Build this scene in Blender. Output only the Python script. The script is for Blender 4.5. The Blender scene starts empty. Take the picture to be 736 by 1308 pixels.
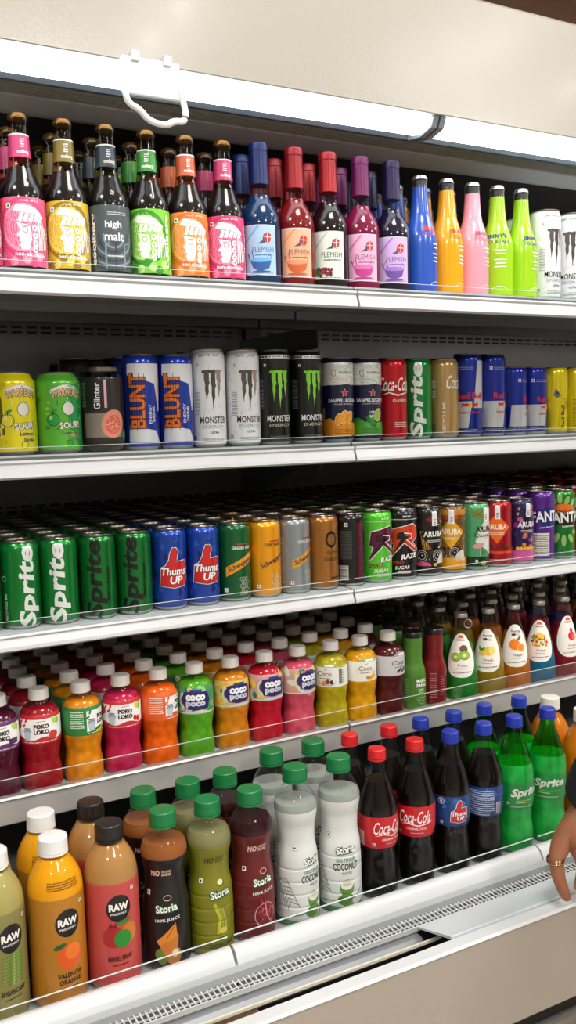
import bpy, bmesh, math, random
import numpy as np
from mathutils import Matrix, Vector
from mathutils.geometry import tessellate_polygon
random.seed(7)
C = bpy.context.scene.collection
S = bpy.context.scene
PI = math.pi
ZC = 1.40                       # camera height above the floor

# ------------------------------------------------------------------ camera
cc = np.array([368., 654.]); VX = np.array([2500., 482.]); VZ = np.array([660., 11900.])
F = math.sqrt(-(VZ - cc) @ (VX - cc))          # focal length in pixels of the 736x1308 frame
def _d(v):
    a = np.array([v[0]-cc[0], v[1]-cc[1], F]); return a/np.linalg.norm(a)
ex = _d(VX); ez = -_d(VZ); ey = np.cross(ez, ex)
RM = np.stack([ex, ey, ez], 1)
cam = bpy.data.objects.new('camera', bpy.data.cameras.new('camera')); C.objects.link(cam)
cam.data.sensor_fit = 'VERTICAL'; cam.data.sensor_height = 36; cam.data.lens = F*36/1308
cam.data.clip_start = .02
m4 = Matrix.Identity(4)
for i in range(3):
    m4[i][0] = RM[0][i]; m4[i][1] = -RM[1][i]; m4[i][2] = -RM[2][i]
m4[2][3] = ZC
cam.matrix_world = m4
S.camera = cam
def at(px, py, Y):
    """point of the vertical plane at depth Y (metres from the camera) seen at pixel px, py"""
    r = RM.T @ np.array([px-cc[0], py-cc[1], F]); r = r*Y/r[1]
    return r[0], r[2]+ZC

# ------------------------------------------------------------------ world, exposure
w = bpy.data.worlds.new('world'); S.world = w; w.use_nodes = True
w.node_tree.nodes['Background'].inputs[0].default_value = (.9, .92, 1, 1)
w.node_tree.nodes['Background'].inputs[1].default_value = .25
S.view_settings.view_transform = 'Standard'; S.view_settings.look = 'None'
S.view_settings.exposure = -0.22; S.view_settings.gamma = 1; S.view_settings.use_curve_mapping = False
S.cycles.use_denoising = True
S.cycles.max_bounces = 8; S.cycles.transparent_max_bounces = 24; S.cycles.diffuse_bounces = 3
S.cycles.glossy_bounces = 3; S.cycles.transmission_bounces = 4
S.cycles.caustics_reflective = False; S.cycles.caustics_refractive = False
S.cycles.sample_clamp_indirect = 2.5; S.cycles.sample_clamp_direct = 10
STRIP = 5.0       # emission of the canopy light strip
FILL = 42.0  # watts of each unseen panel added as frontal fill
PANEL = 10.0       # watts of each unseen panel added over the cabinet front
SPOT = 5.0

# ------------------------------------------------------------------ helpers
def lin(h):
    h = h.lstrip('#'); o = []
    if len(h) == 3: h = h[0]*2+h[1]*2+h[2]*2
    for i in (0, 2, 4):
        c = int(h[i:i+2], 16)/255
        o.append(c/12.92 if c <= .04045 else ((c+.055)/1.055)**2.4)
    return (*o, 1)
MATS = {}
def mat(name, col='#808080', rough=.5, metal=0, coat=0, emit=0, noise=None, bump=None, sub=0):
    if name in MATS: return MATS[name]
    m = bpy.data.materials.new(name); MATS[name] = m; m.use_nodes = True
    nt = m.node_tree; b = nt.nodes['Principled BSDF']
    c = lin(col)
    b.inputs['Base Color'].default_value = c
    b.inputs['Roughness'].default_value = rough
    b.inputs['Metallic'].default_value = metal
    b.inputs['Coat Weight'].default_value = coat
    b.inputs['Coat Roughness'].default_value = .05
    if emit:
        b.inputs['Emission Color'].default_value = c; b.inputs['Emission Strength'].default_value = emit
    if noise:                                   # (kind, scale, amount)
        kind, sc, am = noise
        tc = nt.nodes.new('ShaderNodeTexCoord')
        if kind == 'vor':
            n = nt.nodes.new('ShaderNodeTexVoronoi'); n.feature = 'SMOOTH_F1'; n.inputs['Smoothness'].default_value = .35; out = n.outputs['Distance']
        else:
            n = nt.nodes.new('ShaderNodeTexNoise'); n.inputs['Detail'].default_value = 4; out = n.outputs['Fac']
        n.inputs['Scale'].default_value = sc
        nt.links.new(tc.outputs['Object'], n.inputs['Vector'])
        mr = nt.nodes.new('ShaderNodeMapRange'); mr.inputs[1].default_value = .2; mr.inputs[2].default_value = .8
        mr.inputs[3].default_value = 1+am; mr.inputs[4].default_value = 1-am
        nt.links.new(out, mr.inputs[0])
        mx = nt.nodes.new('ShaderNodeVectorMath'); mx.operation = 'SCALE'
        mx.inputs[0].default_value = c[:3]
        nt.links.new(mr.outputs[0], mx.inputs['Scale']); nt.links.new(mx.outputs[0], b.inputs['Base Color'])
    if bump:
        sc, st = bump
        tc = nt.nodes.new('ShaderNodeTexCoord'); n = nt.nodes.new('ShaderNodeTexNoise'); n.inputs['Scale'].default_value = sc
        nt.links.new(tc.outputs['Object'], n.inputs['Vector'])
        bp = nt.nodes.new('ShaderNodeBump'); bp.inputs['Strength'].default_value = st; bp.inputs['Distance'].default_value = .001
        nt.links.new(n.outputs['Fac'], bp.inputs['Height']); nt.links.new(bp.outputs[0], b.inputs['Normal'])
    return m
def clear(name, tint='#ffffff', f0=.04, rough=.05):
    """thin clear wall: transparent, with the reflection of a plastic or glass surface"""
    if name in MATS: return MATS[name]
    m = bpy.data.materials.new(name); MATS[name] = m; m.use_nodes = True
    nt = m.node_tree; nt.nodes.clear()
    o = nt.nodes.new('ShaderNodeOutputMaterial'); mx = nt.nodes.new('ShaderNodeMixShader')
    t = nt.nodes.new('ShaderNodeBsdfTransparent'); t.inputs[0].default_value = lin(tint)
    g = nt.nodes.new('ShaderNodeBsdfGlossy'); g.inputs['Roughness'].default_value = rough
    lw = nt.nodes.new('ShaderNodeFresnel'); lw.inputs[0].default_value = 1.5
    ge = nt.nodes.new('ShaderNodeNewGeometry'); mr = nt.nodes.new('ShaderNodeMapRange')     # both faces of a thin wall reflect alike
    mr.inputs[3].default_value = 1.4; mr.inputs[4].default_value = 1/1.4
    nt.links.new(ge.outputs['Backfacing'], mr.inputs[0]); nt.links.new(mr.outputs[0], lw.inputs[0])
    nt.links.new(lw.outputs[0], mx.inputs[0]); nt.links.new(t.outputs[0], mx.inputs[1]); nt.links.new(g.outputs[0], mx.inputs[2])
    nt.links.new(mx.outputs[0], o.inputs[0])
    return m
def attr_mat(name, rough=.35, metal=0, coat=.3):
    m = bpy.data.materials.new(name); MATS[name] = m; m.use_nodes = True
    nt = m.node_tree; b = nt.nodes['Principled BSDF']
    a = nt.nodes.new('ShaderNodeVertexColor'); a.layer_name = 'Col'
    nt.links.new(a.outputs[0], b.inputs['Base Color'])
    b.inputs['Roughness'].default_value = rough; b.inputs['Metallic'].default_value = metal
    b.inputs['Coat Weight'].default_value = coat; b.inputs['Coat Roughness'].default_value = .08
    return m
PRINT = attr_mat('printed_paper', .4, 0, .25)
PRINTM = attr_mat('printed_metal', .3, .35, .5)
ALU = mat('aluminium', '#c9c9c9', .3, 1)
ALUD = mat('lid_aluminium', '#7d746c', .32, 1)

def link(name, me, parent=None, loc=None):
    o = bpy.data.objects.new(name, me); C.objects.link(o)
    if parent: o.parent = parent
    if loc: o.location = loc
    return o
def tag(o, label=None, cat=None, group=None, kind=None):
    if label: o['label'] = label
    if cat: o['category'] = cat
    if group: o['group'] = group
    if kind: o['kind'] = kind
    return o
def mesh(name, vs, fs, mats, midx=None, smooth=True, angle=35):
    me = bpy.data.meshes.new(name); me.from_pydata(vs, [], fs)
    for m in (mats if isinstance(mats, (list, tuple)) else [mats]): me.materials.append(m)
    if midx: me.polygons.foreach_set('material_index', midx)
    if smooth:
        me.polygons.foreach_set('use_smooth', [True]*len(me.polygons))
        me.set_sharp_from_angle(angle=math.radians(angle))
    me.update(); return me
def lathe(name, prof, mats, seg=40, idx=None, ridge=0, ridge_z=None, angle=35, open_ends=False):
    """prof: [(z mm, r mm)], revolved about Z; idx: material index per band"""
    vs, fs, mi = [], [], []
    for k, (z, r) in enumerate(prof):
        for s in range(seg):
            a = 2*PI*s/seg; rr = r
            if ridge and (ridge_z is None or ridge_z[0] <= z <= ridge_z[1]) and s % 2: rr = r-ridge
            vs.append((rr*math.sin(a)/1000, -rr*math.cos(a)/1000, z/1000))
    for k in range(len(prof)-1):
        for s in range(seg):
            t = (s+1) % seg
            fs.append((k*seg+s, k*seg+t, (k+1)*seg+t, (k+1)*seg+s)); mi.append(idx[k] if idx else 0)
    if not open_ends:
        if prof[0][1] > .01: fs.append(tuple(range(seg-1, -1, -1))); mi.append(idx[0] if idx else 0)
        if prof[-1][1] > .01: n = (len(prof)-1)*seg; fs.append(tuple(range(n, n+seg))); mi.append(idx[-1] if idx else 0)
    return mesh(name, vs, fs, mats, mi, True, angle)
def spline(pts, step=4):
    """monotone curve through (z, r) points; returns dense list"""
    z = np.array([p[0] for p in pts], float); r = np.array([p[1] for p in pts], float)
    h = np.diff(z); d = np.diff(r)/h; m = np.zeros(len(z))
    m[0] = d[0]; m[-1] = d[-1]
    for i in range(1, len(z)-1):
        m[i] = 0 if d[i-1]*d[i] <= 0 else 2*d[i-1]*d[i]/(d[i-1]+d[i])
    out = []
    for i in range(len(h)):
        n = max(1, int(round(h[i]/step)))
        for k in range(n):
            t = k/n; t2, t3 = t*t, t*t*t
            out.append((z[i]+h[i]*t, (2*t3-3*t2+1)*r[i]+(t3-2*t2+t)*h[i]*m[i]+(-2*t3+3*t2)*r[i+1]+(t3-t2)*h[i]*m[i+1]))
    out.append((z[-1], r[-1]))
    return out
class MB:
    """collects boxes and extrusions into one mesh"""
    def __init__(s): s.v = []; s.f = []
    def box(s, x0, x1, y0, y1, z0, z1):
        b = len(s.v)
        s.v += [(x, y, z) for z in (z0, z1) for y in (y0, y1) for x in (x0, x1)]
        s.f += [tuple(b+i for i in q) for q in ((0, 2, 3, 1), (4, 5, 7, 6), (0, 1, 5, 4), (2, 6, 7, 3), (0, 4, 6, 2), (1, 3, 7, 5))]
        return s
    def ext(s, yz, x0, x1):
        """profile of (y, z) points extruded along X"""
        b = len(s.v); n = len(yz)
        s.v += [(x0, y, z) for y, z in yz]+[(x1, y, z) for y, z in yz]
        s.f += [(b+i, b+(i+1) % n, b+n+(i+1) % n, b+n+i) for i in range(n)]
        for t in tessellate_polygon([[Vector((y, z, 0)) for y, z in yz]]):
            s.f.append(tuple(b+i for i in t)); s.f.append(tuple(b+n+i for i in reversed(t)))
        return s
    def build(s, name, m, parent=None, bevel=0, smooth=False, angle=30):
        me = mesh(name, s.v, s.f, m, None, smooth, angle)
        bm = bmesh.new(); bm.from_mesh(me); bmesh.ops.recalc_face_normals(bm, faces=bm.faces); bm.to_mesh(me); bm.free()
        o = link(name, me, parent)
        if bevel:
            bv = o.modifiers.new('bevel', 'BEVEL'); bv.width = bevel; bv.segments = 2; bv.limit_method = 'ANGLE'
        return o
def chaikin(p, n=2):
    for _ in range(n):
        q = [p[0]]
        for a, b in zip(p, p[1:]): q += [tuple(.75*u+.25*v for u, v in zip(a, b)), tuple(.25*u+.75*v for u, v in zip(a, b))]
        p = q+[p[-1]]
    return p
def tube(name, pts, r, m, parent=None, n=8, closed=False):
    vs, fs = [], []; P = [Vector(p) for p in pts]; K = len(P)
    for i, p in enumerate(P):
        a = P[(i-1) % K] if (closed or i) else p; b = P[(i+1) % K] if (closed or i < K-1) else p
        t = (b-a).normalized(); u = t.cross(Vector((0, 0, 1)) if abs(t.z) < .9 else Vector((1, 0, 0))).normalized(); v = t.cross(u)
        rr = r[i] if isinstance(r, (list, tuple)) else r
        for k in range(n):
            q = p+u*rr*math.cos(2*PI*k/n)+v*rr*math.sin(2*PI*k/n); vs.append(tuple(q))
    for i in range(K if closed else K-1):
        for k in range(n):
            fs.append((i*n+k, i*n+(k+1) % n, ((i+1) % K)*n+(k+1) % n, ((i+1) % K)*n+k))
    if not closed: fs += [tuple(range(n-1, -1, -1)), tuple(range((K-1)*n, K*n))]
    return link(name, mesh(name, vs, fs, m, None, True, 50), parent)

# ------------------------------------------------------------------ printed artwork wrapped round cans and bottles
_tc = {}
def text_tris(s, bold, res=2):
    k = (s, bold)
    if k in _tc: return _tc[k]
    cu = bpy.data.curves.new('t', 'FONT'); cu.body = s; cu.offset = bold; cu.resolution_u = res; cu.fill_mode = 'FRONT'
    ob = bpy.data.objects.new('t', cu); C.objects.link(ob)
    me = bpy.data.meshes.new_from_object(ob.evaluated_get(bpy.context.evaluated_depsgraph_get()))
    me.calc_loop_triangles()
    V = np.array([v.co[:2] for v in me.vertices]) if len(me.vertices) else np.zeros((3, 2))
    T = np.array([t.vertices[:] for t in me.loop_triangles]) if len(me.loop_triangles) else np.zeros((0, 3), int)
    bpy.data.objects.remove(ob); bpy.data.curves.remove(cu); bpy.data.meshes.remove(me)
    mn, mx = V.min(0), V.max(0); V = V-(mn+mx)/2
    _tc[k] = (V, T, mx-mn); return _tc[k]
class Art:
    """flat print in millimetres: x along the surface (0 faces the front), y up from the base"""
    def __init__(s): s.t = {0: [], 1: [], 2: []}; s.k = 1
    def add(s, tri, col, layer, k=None): s.t[s.k if k is None else k].append((tri, col, layer))
    def poly(s, pts, col, layer=1, k=None):
        P = [Vector((p[0], p[1], 0)) for p in pts]
        for t in tessellate_polygon([P]): s.add([tuple(pts[i]) for i in t], col, layer, k)
        return s
    def rect(s, x0, y0, x1, y1, col, layer=1, k=None):
        s.add([(x0, y0), (x1, y0), (x1, y1)], col, layer, k); s.add([(x0, y0), (x1, y1), (x0, y1)], col, layer, k); return s
    def ell(s, cx, cy, rx, ry, col, layer=1, n=18, rot=0, k=None, a0=0, a1=360):
        c, q = math.cos(math.radians(rot)), math.sin(math.radians(rot)); P = []
        for i in range(n+1):
            a = math.radians(a0+(a1-a0)*i/n); u, v = rx*math.cos(a), ry*math.sin(a); P.append((cx+u*c-v*q, cy+u*q+v*c))
        for i in range(n): s.add([(cx, cy), P[i], P[i+1]], col, layer, k)
        return s
    def stroke(s, pts, wd, col, layer=1, closed=False, k=None):
        P = [Vector(p) for p in pts]; K = len(P); L, R = [], []
        for i, p in enumerate(P):
            a = P[i-1] if (i or closed) else p; b = P[(i+1) % K] if (i < K-1 or closed) else p
            t = (b-a); t = t.normalized() if t.length else Vector((1, 0)); nn = Vector((-t.y, t.x))
            h = (wd[i] if isinstance(wd, (list, tuple)) else wd)/2
            L.append(tuple(p+nn*h)); R.append(tuple(p-nn*h))
        for i in range(K if closed else K-1):
            j = (i+1) % K
            s.add([L[i], R[i], R[j]], col, layer, k); s.add([L[i], R[j], L[j]], col, layer, k)
        return s
    def arc(s, cx, cy, rx, ry, a0, a1, wd, col, layer=1, n=14, k=None):
        return s.stroke([(cx+rx*math.cos(math.radians(a0+(a1-a0)*i/n)), cy+ry*math.sin(math.radians(a0+(a1-a0)*i/n))) for i in range(n+1)], wd, col, layer, k=k)
    def text(s, st, cx, cy, wd, ht, col, bold=0, shear=0, rot=0, layer=3, out=None, outw=.03, sh=None, k=None, arc=0):
        if out: s.text(st, cx, cy, wd*(1+outw*1.6/max(1, len(st)*.5)), ht*(1+outw*2.2), out, bold+outw, shear, rot, layer-1, k=k, arc=arc)
        if sh: s.text(st, cx+sh[0], cy+sh[1], wd, ht, sh[2], bold, shear, rot, layer-1, k=k, arc=arc)
        V, T, sz = text_tris(st, bold)
        q = V*np.array([wd/sz[0], ht/sz[1]]); q[:, 0] += q[:, 1]*shear
        if arc: q[:, 1] += arc*(1-(q[:, 0]/(wd/2))**2)
        c, n = math.cos(math.radians(rot)), math.sin(math.radians(rot))
        q = np.stack([q[:, 0]*c-q[:, 1]*n+cx, q[:, 0]*n+q[:, 1]*c+cy], 1)
        kk = 2 if k is None else k
        for t in T: s.add([tuple(q[t[0]]), tuple(q[t[1]]), tuple(q[t[2]])], col, layer, kk)
        return s
    def lines(s, x0, y0, x1, y1, n, col, layer=2, fill=.45, seed=1, k=2):
        """small print too fine to read: rows of short dashes"""
        rn = random.Random(seed); h = (y1-y0)/n
        for i in range(n):
            x = x0; y = y0+i*h
            while x < x1-.5:
                L = min(rn.uniform(.8, 3.4), x1-x); s.rect(x, y, x+L, y+h*fill, col, layer, k); x += L+.6
        return s
    def veg(s, x, y, q=2.2, col='#1f7a35', layer=3):
        s.rect(x-q, y-q, x+q, y+q, '#f5f5f0', layer, 2); s.stroke([(x-q, y-q), (x+q, y-q), (x+q, y+q), (x-q, y+q)], q*.22, col, layer+1, True, 2)
        return s.ell(x, y, q*.5, q*.5, col, layer+1, 10, k=2)
    def bars(s, x0, y0, x1, y1, layer=3, vert=False, seed=3):
        s.rect(x0, y0, x1, y1, '#f2f2f2', layer, 2); rn = random.Random(seed)
        a, b = (y0, y1) if vert else (x0, x1); x = a+.8
        while x < b-1:
            L = rn.choice((.3, .5, .8))
            if vert: s.rect(x0+.8, x, x1-.8, x+L, '#151515', layer+1, 2)
            else: s.rect(x, y0+.8, x+L, y1-.8, '#151515', layer+1, 2)
            x += L+rn.choice((.3, .5, .7))
        return s
    def build(s, R, rref, parent, names=('label', 'artwork', 'lettering'), m=None, dt=6, off=.15):
        """R(z mm) -> r mm.  Levels 0/1/2 become label > artwork, lettering (or all three under parent)"""
        made = []
        for k in (0, 1, 2):
            if not s.t[k]: made.append(None); continue
            vs, ns, cs = [], [], []
            ds = rref*.14
            for tri, col, layer in s.t[k]:
                c = lin(col) if isinstance(col, str) else col
                st = [tri]
                while st:
                    a, b, d = st.pop()
                    e = [(abs(a[0]-b[0])/ds, abs(a[1]-b[1])/dt), (abs(b[0]-d[0])/ds, abs(b[1]-d[1])/dt), (abs(d[0]-a[0])/ds, abs(d[1]-a[1])/dt)]
                    g = [max(q) for q in e]; j = g.index(max(g))
                    if g[j] > 1.05:
                        if j == 0: mm = ((a[0]+b[0])/2, (a[1]+b[1])/2); st += [(a, mm, d), (mm, b, d)]
                        elif j == 1: mm = ((b[0]+d[0])/2, (b[1]+d[1])/2); st += [(b, mm, a), (mm, d, a)]
                        else: mm = ((d[0]+a[0])/2, (d[1]+a[1])/2); st += [(d, mm, b), (mm, a, b)]
                        continue
                    ar = (b[0]-a[0])*(d[1]-a[1])-(d[0]-a[0])*(b[1]-a[1])
                    if abs(ar) < 1e-5: continue
                    if ar < 0: b, d = d, b
                    for p in (a, b, d): vs.append((p[0], p[1], layer)); cs.append(c)
            A = np.array(vs); z = A[:, 1]; r0 = R(z); dr = (R(z+.5)-R(z-.5)); r = r0+off+A[:, 2]*.11; an = A[:, 0]/rref
            V = np.stack([r*np.sin(an), -r*np.cos(an), z], 1)/1000
            N = np.stack([np.sin(an), -np.cos(an), -dr], 1); N /= np.linalg.norm(N, axis=1)[:, None]
            n = len(V); me = bpy.data.meshes.new(names[k]); me.from_pydata(V.tolist(), [], np.arange(n).reshape(-1, 3).tolist())
            me.materials.append(m or PRINT)
            at_ = me.color_attributes.new('Col', 'FLOAT_COLOR', 'CORNER'); at_.data.foreach_set('color', np.array(cs, float).ravel())
            me.polygons.foreach_set('use_smooth', [True]*(n//3))
            me.normals_split_custom_set_from_vertices(N.tolist()); me.update()
            made.append(link(names[k], me, (made[0] if k and made[0] else parent)))
        return made

# ------------------------------------------------------------------ the room
def shell(name, m, *b):
    q = MB()
    for x in b: q.box(*x)
    return tag(q.build(name, m), kind='structure')
CEIL = 2.9
shell('floor', mat('floor_tile', '#b5ada2', .35, noise=('n', 3, .12)), (-5, 6, -5, 2.4, -.1, 0))
shell('ceiling', mat('ceiling_paint', '#b9b2a8', .8), (-5, 6, -5, 2.4, CEIL, CEIL+.1))
shell('wall_back', mat('dark_brown_wall', '#8a6850', .7), (-5, 6, 2.3, 2.4, 0, CEIL))
shell('wall_front', mat('shop_wall', '#dedad2', .8), (-5, 6, -5.1, -5, 0, CEIL))
shell('wall_left', MATS['shop_wall'], (-5.1, -5, -5, 2.4, 0, CEIL))
shell('wall_right', MATS['shop_wall'], (6, 6.1, -5, 2.4, 0, CEIL))
# ceiling lamps: small downlights and larger unseen panels added to light the shelves, each with its own light
def lamp_obj(name, kind, x, y, size, watt, label, group, col=(1, .98, .955)):
    o = bpy.data.objects.new(name, None); C.objects.link(o); o.location = (x, y, CEIL)
    tag(o, label, 'ceiling light', group)
    z = -.004
    if kind == 'spot':
        r = size*500
        link('rim', lathe('rim', [(-6, r), (-9, r+3), (-6, r+12), (-1, r+13)], mat('white_trim', '#e8e6e0', .4), 28, open_ends=True), o)
        link('diffuser', lathe('diffuser', [(-5, .001), (-5.1, r)], mat('lamp_glow', '#fff4e4', .5, emit=22), 28, open_ends=True), o)
    else:
        q = MB(); h = size/2
        q.box(-h-.02, h+.02, -h-.02, -h, -.02, -.001).box(-h-.02, h+.02, h, h+.02, -.02, -.001).box(-h-.02, -h, -h, h, -.02, -.001).box(h, h+.02, -h, h, -.02, -.001)
        q.build('frame', MATS['white_trim'], o)
        MB().box(-h, h, -h, h, -.008, -.003).build('diffuser', mat('panel_glow', '#fff8ee', .5, emit=22), o)
    L = bpy.data.lights.new('lamp', 'AREA'); L.energy = watt; L.color = col
    L.shape = 'DISK' if kind == 'spot' else 'SQUARE'; L.size = size
    lo = bpy.data.objects.new('lamp_light', L); C.objects.link(lo); lo.parent = o; lo.location = (0, 0, -.03)
    return o
for i, (x, y) in enumerate(((1.29, -1.09), (1.30, -.80), (2.40, -.95), (2.47, -.74), (2.56, -.55), (3.2, -.8), (.1, -1.0), (-1.0, -1.0))):
    lamp_obj('downlight', 'spot', x, y, .04, SPOT, ('round ceiling downlight nearest above the coral and yellow juices', 'round ceiling downlight just fridge-side of the first one', 'round downlight of the middle pair, aisle side', 'round downlight of the middle pair, fridge side', 'round downlight closest to the header panel', 'rightmost round ceiling downlight', 'round downlight above the left part of the aisle', 'leftmost round ceiling downlight')[i], 'ceiling downlights over the aisle')
for i, (x, y) in enumerate(((-.9, .36), (.7, .36), (2.3, .36), (3.9, .36))):  # unseen panels, added for steep light on the shelf fronts
    lamp_obj('added_light_panel', 'panel', x, y, .5, PANEL, 'added unseen square light panel over the cabinet front, %s of four from the left' % ('first', 'second', 'third', 'fourth')[i], 'added unseen square light panels over the cabinet front')
for i, (x, y) in enumerate(((-1.4, -1.8), (1.0, -1.8), (3.4, -1.8))):  # unseen panels behind the camera, added as frontal fill
    lamp_obj('added_light_panel', 'panel', x, y, .5, FILL, 'added unseen square fill light panel deep in the aisle, %s of three from the left' % ('first', 'second', 'third')[i], 'added unseen square fill light panels deep in the aisle')


# ------------------------------------------------------------------ the refrigerated display
FX0, FX1 = -.7, 3.3
fr = bpy.data.objects.new('display_refrigerator', None); C.objects.link(fr); fr.location = (1.3, 1.5, 0)
tag(fr, 'long white and beige open-front refrigerated display cabinet with four drink shelves over a deck', 'refrigerator')
def fp(q, name, m, bevel=0, parent=None, **k):
    o = q.build(name, m, None, bevel, **k)
    o.parent = parent or fr
    if parent is None: o.matrix_parent_inverse = Matrix.Translation((-1.3, -1.5, 0))
    return o
BEIGE = mat('beige_enamel', '#b0aca4', .2, bump=(240, .18), coat=.12)
BEIGE.node_tree.nodes['Principled BSDF'].inputs['Specular IOR Level'].default_value = .3
BEIGE2 = mat('beige_lower_enamel', '#a89e92', .38, bump=(400, .1))
WHITE = mat('white_plastic', '#d0d2d4', .3, coat=.2)
RAIL = mat('rail_white', '#c6c8ca', .28, coat=.3)
DGREY = mat('dark_grey_panel', '#74706e', .5, metal=0, noise=('n', 6, .15))
SHELFB = mat('shelf_underside', '#6a6c6e', .45)  # same shelf metal, its shade from below put into a darker grey
SHELFT = mat('shelf_top_lit', '#c0ccce', .35)  # lit upper side, the light put into a paler colour
STEEL = mat('brushed_steel', '#b9bcbf', .28, 1)
BLACK = mat('black_void', '#0a0a0a', .7)
GUARD = clear('clear_acrylic')
z = lambda v: ZC+v
# canopy
fp(MB().ext([(1.16, z(.47)), (1.16, z(.652)), (1.165, z(.657)), (2.0, z(.657)), (2.0, z(.65)), (1.20, z(.65)), (1.20, z(.49)), (1.168, z(.472))], FX0, FX1), 'header_panel', BEIGE)
fp(MB().box(FX0, FX1, 1.20, 1.96, z(.475), z(.48)), 'canopy_lining', mat('canopy_lining_paint', '#3a3032', .6))
LG = mat('light_strip_glow', '#f2f8ff', .4, emit=STRIP)
xs = [FX0, .916, 2.41, FX1]
for i in range(3):
    a, b = xs[i]+.012, xs[i+1]-.012
    lt = fp(MB().ext([(1.166, z(.466)), (1.172, z(.455)), (1.196, z(.449)), (1.220, z(.453)), (1.226, z(.466))], a, b), 'light_strip', LG, smooth=True)
    for e in (a-.01, b):
        o = fp(MB().ext([(1.163, z(.468)), (1.17, z(.452)), (1.20, z(.445)), (1.232, z(.449)), (1.24, z(.468))], e, e+.01), 'end_cap', mat('clear_grey_cap', '#7f8890', .2), 0, lt)
fp(MB().ext([(1.228, z(.472)), (1.228, z(.460)), (1.238, z(.452)), (1.254, z(.455)), (1.270, z(.464)), (1.280, z(.472))], FX0, FX1), 'light_reflector', mat('reflector', '#76828f', .3, .5), smooth=True)
fp(MB().box(FX0, FX1, 1.161, 1.20, z(.469), z(.4745)), 'strip_gasket', mat('gasket', '#b5b1a6', .4))
# honeycomb air curtain grille
HC = MB(); random.seed(2)
n = 0
pitch = .0072
cols = int((FX1-FX0)/pitch)
for r_ in range(5):
    yy = 1.284+r_*.0082
    HC.box(FX0, FX1, yy-.0009, yy+.0009, z(.462), z(.470))
for c_ in range(cols):
    x = FX0+c_*pitch; HC.box(x, x+.0014, 1.283, 1.318, z(.463), z(.469))
o = fp(HC, 'honeycomb_grille', mat('honeycomb_dark', '#a5a698', .5)); o['kind'] = 'stuff'
fp(MB().box(FX0, FX1, 1.282, 1.32, z(.4705), z(.474)), 'air_slot', BLACK)
fp(MB().ext([(1.318, z(.474)), (1.318, z(.460)), (1.362, z(.452)), (1.372, z(.452)), (1.372, z(.456)), (1.33, z(.466)), (1.33, z(.474))], FX0, FX1), 'canopy_trim', mat('grey_trim', '#d4d2d4', .4), 0)
# clip bracket hanging from the light strip
cl = fp(MB().box(.395, .475, 1.150, 1.158, z(.425), z(.472)), 'clip_bracket', mat('white_clip', '#f4f6fa', .3), .002)
tube('clip_handle', chaikin([(.40, 1.152, z(.44)), (.398, 1.15, z(.425)), (.402, 1.15, z(.412)), (.418, 1.15, z(.406)), (.428, 1.15, z(.394)), (.452, 1.15, z(.390)), (.464, 1.15, z(.398)), (.478, 1.15, z(.398)), (.482, 1.15, z(.41)), (.474, 1.152, z(.44))]), .0044, MATS['white_clip'], cl)
for x in (.408, .452): MB().box(x, x+.010, 1.146, 1.160, z(.466), z(.478)).build('clip_hook', MATS['white_clip'], cl)
# back, ends, uprights
YB = 1.94
fp(MB().box(FX0, FX1, YB, YB+.03, z(-1.0), z(.48)), 'back_panel', DGREY)
fp(MB().box(FX0, FX1, YB+.03, 2.02, 0, z(.657)), 'rear_housing', BEIGE2)
for x in (FX0-.03, FX1): fp(MB().box(x, x+.03, 1.16, 2.02, .1, z(.657)), 'end_panel', BEIGE2)
for x in (-.36, .955, 2.27):
    fp(MB().box(x-.02, x+.02, YB-.02, YB, z(-.78), z(.47)), 'upright', mat('upright_paint', '#3a3634', .5, 0))
slot = MB()
for zz in (.209, -.167):
    for sec in ((-.35, .93), (.98, 2.25), (2.3, 3.2)):
        x = sec[0]+.02
        while x < sec[1]-.03:
            for dz in (0, -.0105): slot.box(x, x+.0215, YB-.0012, YB+.001, z(zz+dz-.0022), z(zz+dz+.0022))
            x += .0305
o = fp(slot, 'air_slots', BLACK); o['kind'] = 'stuff'
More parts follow.
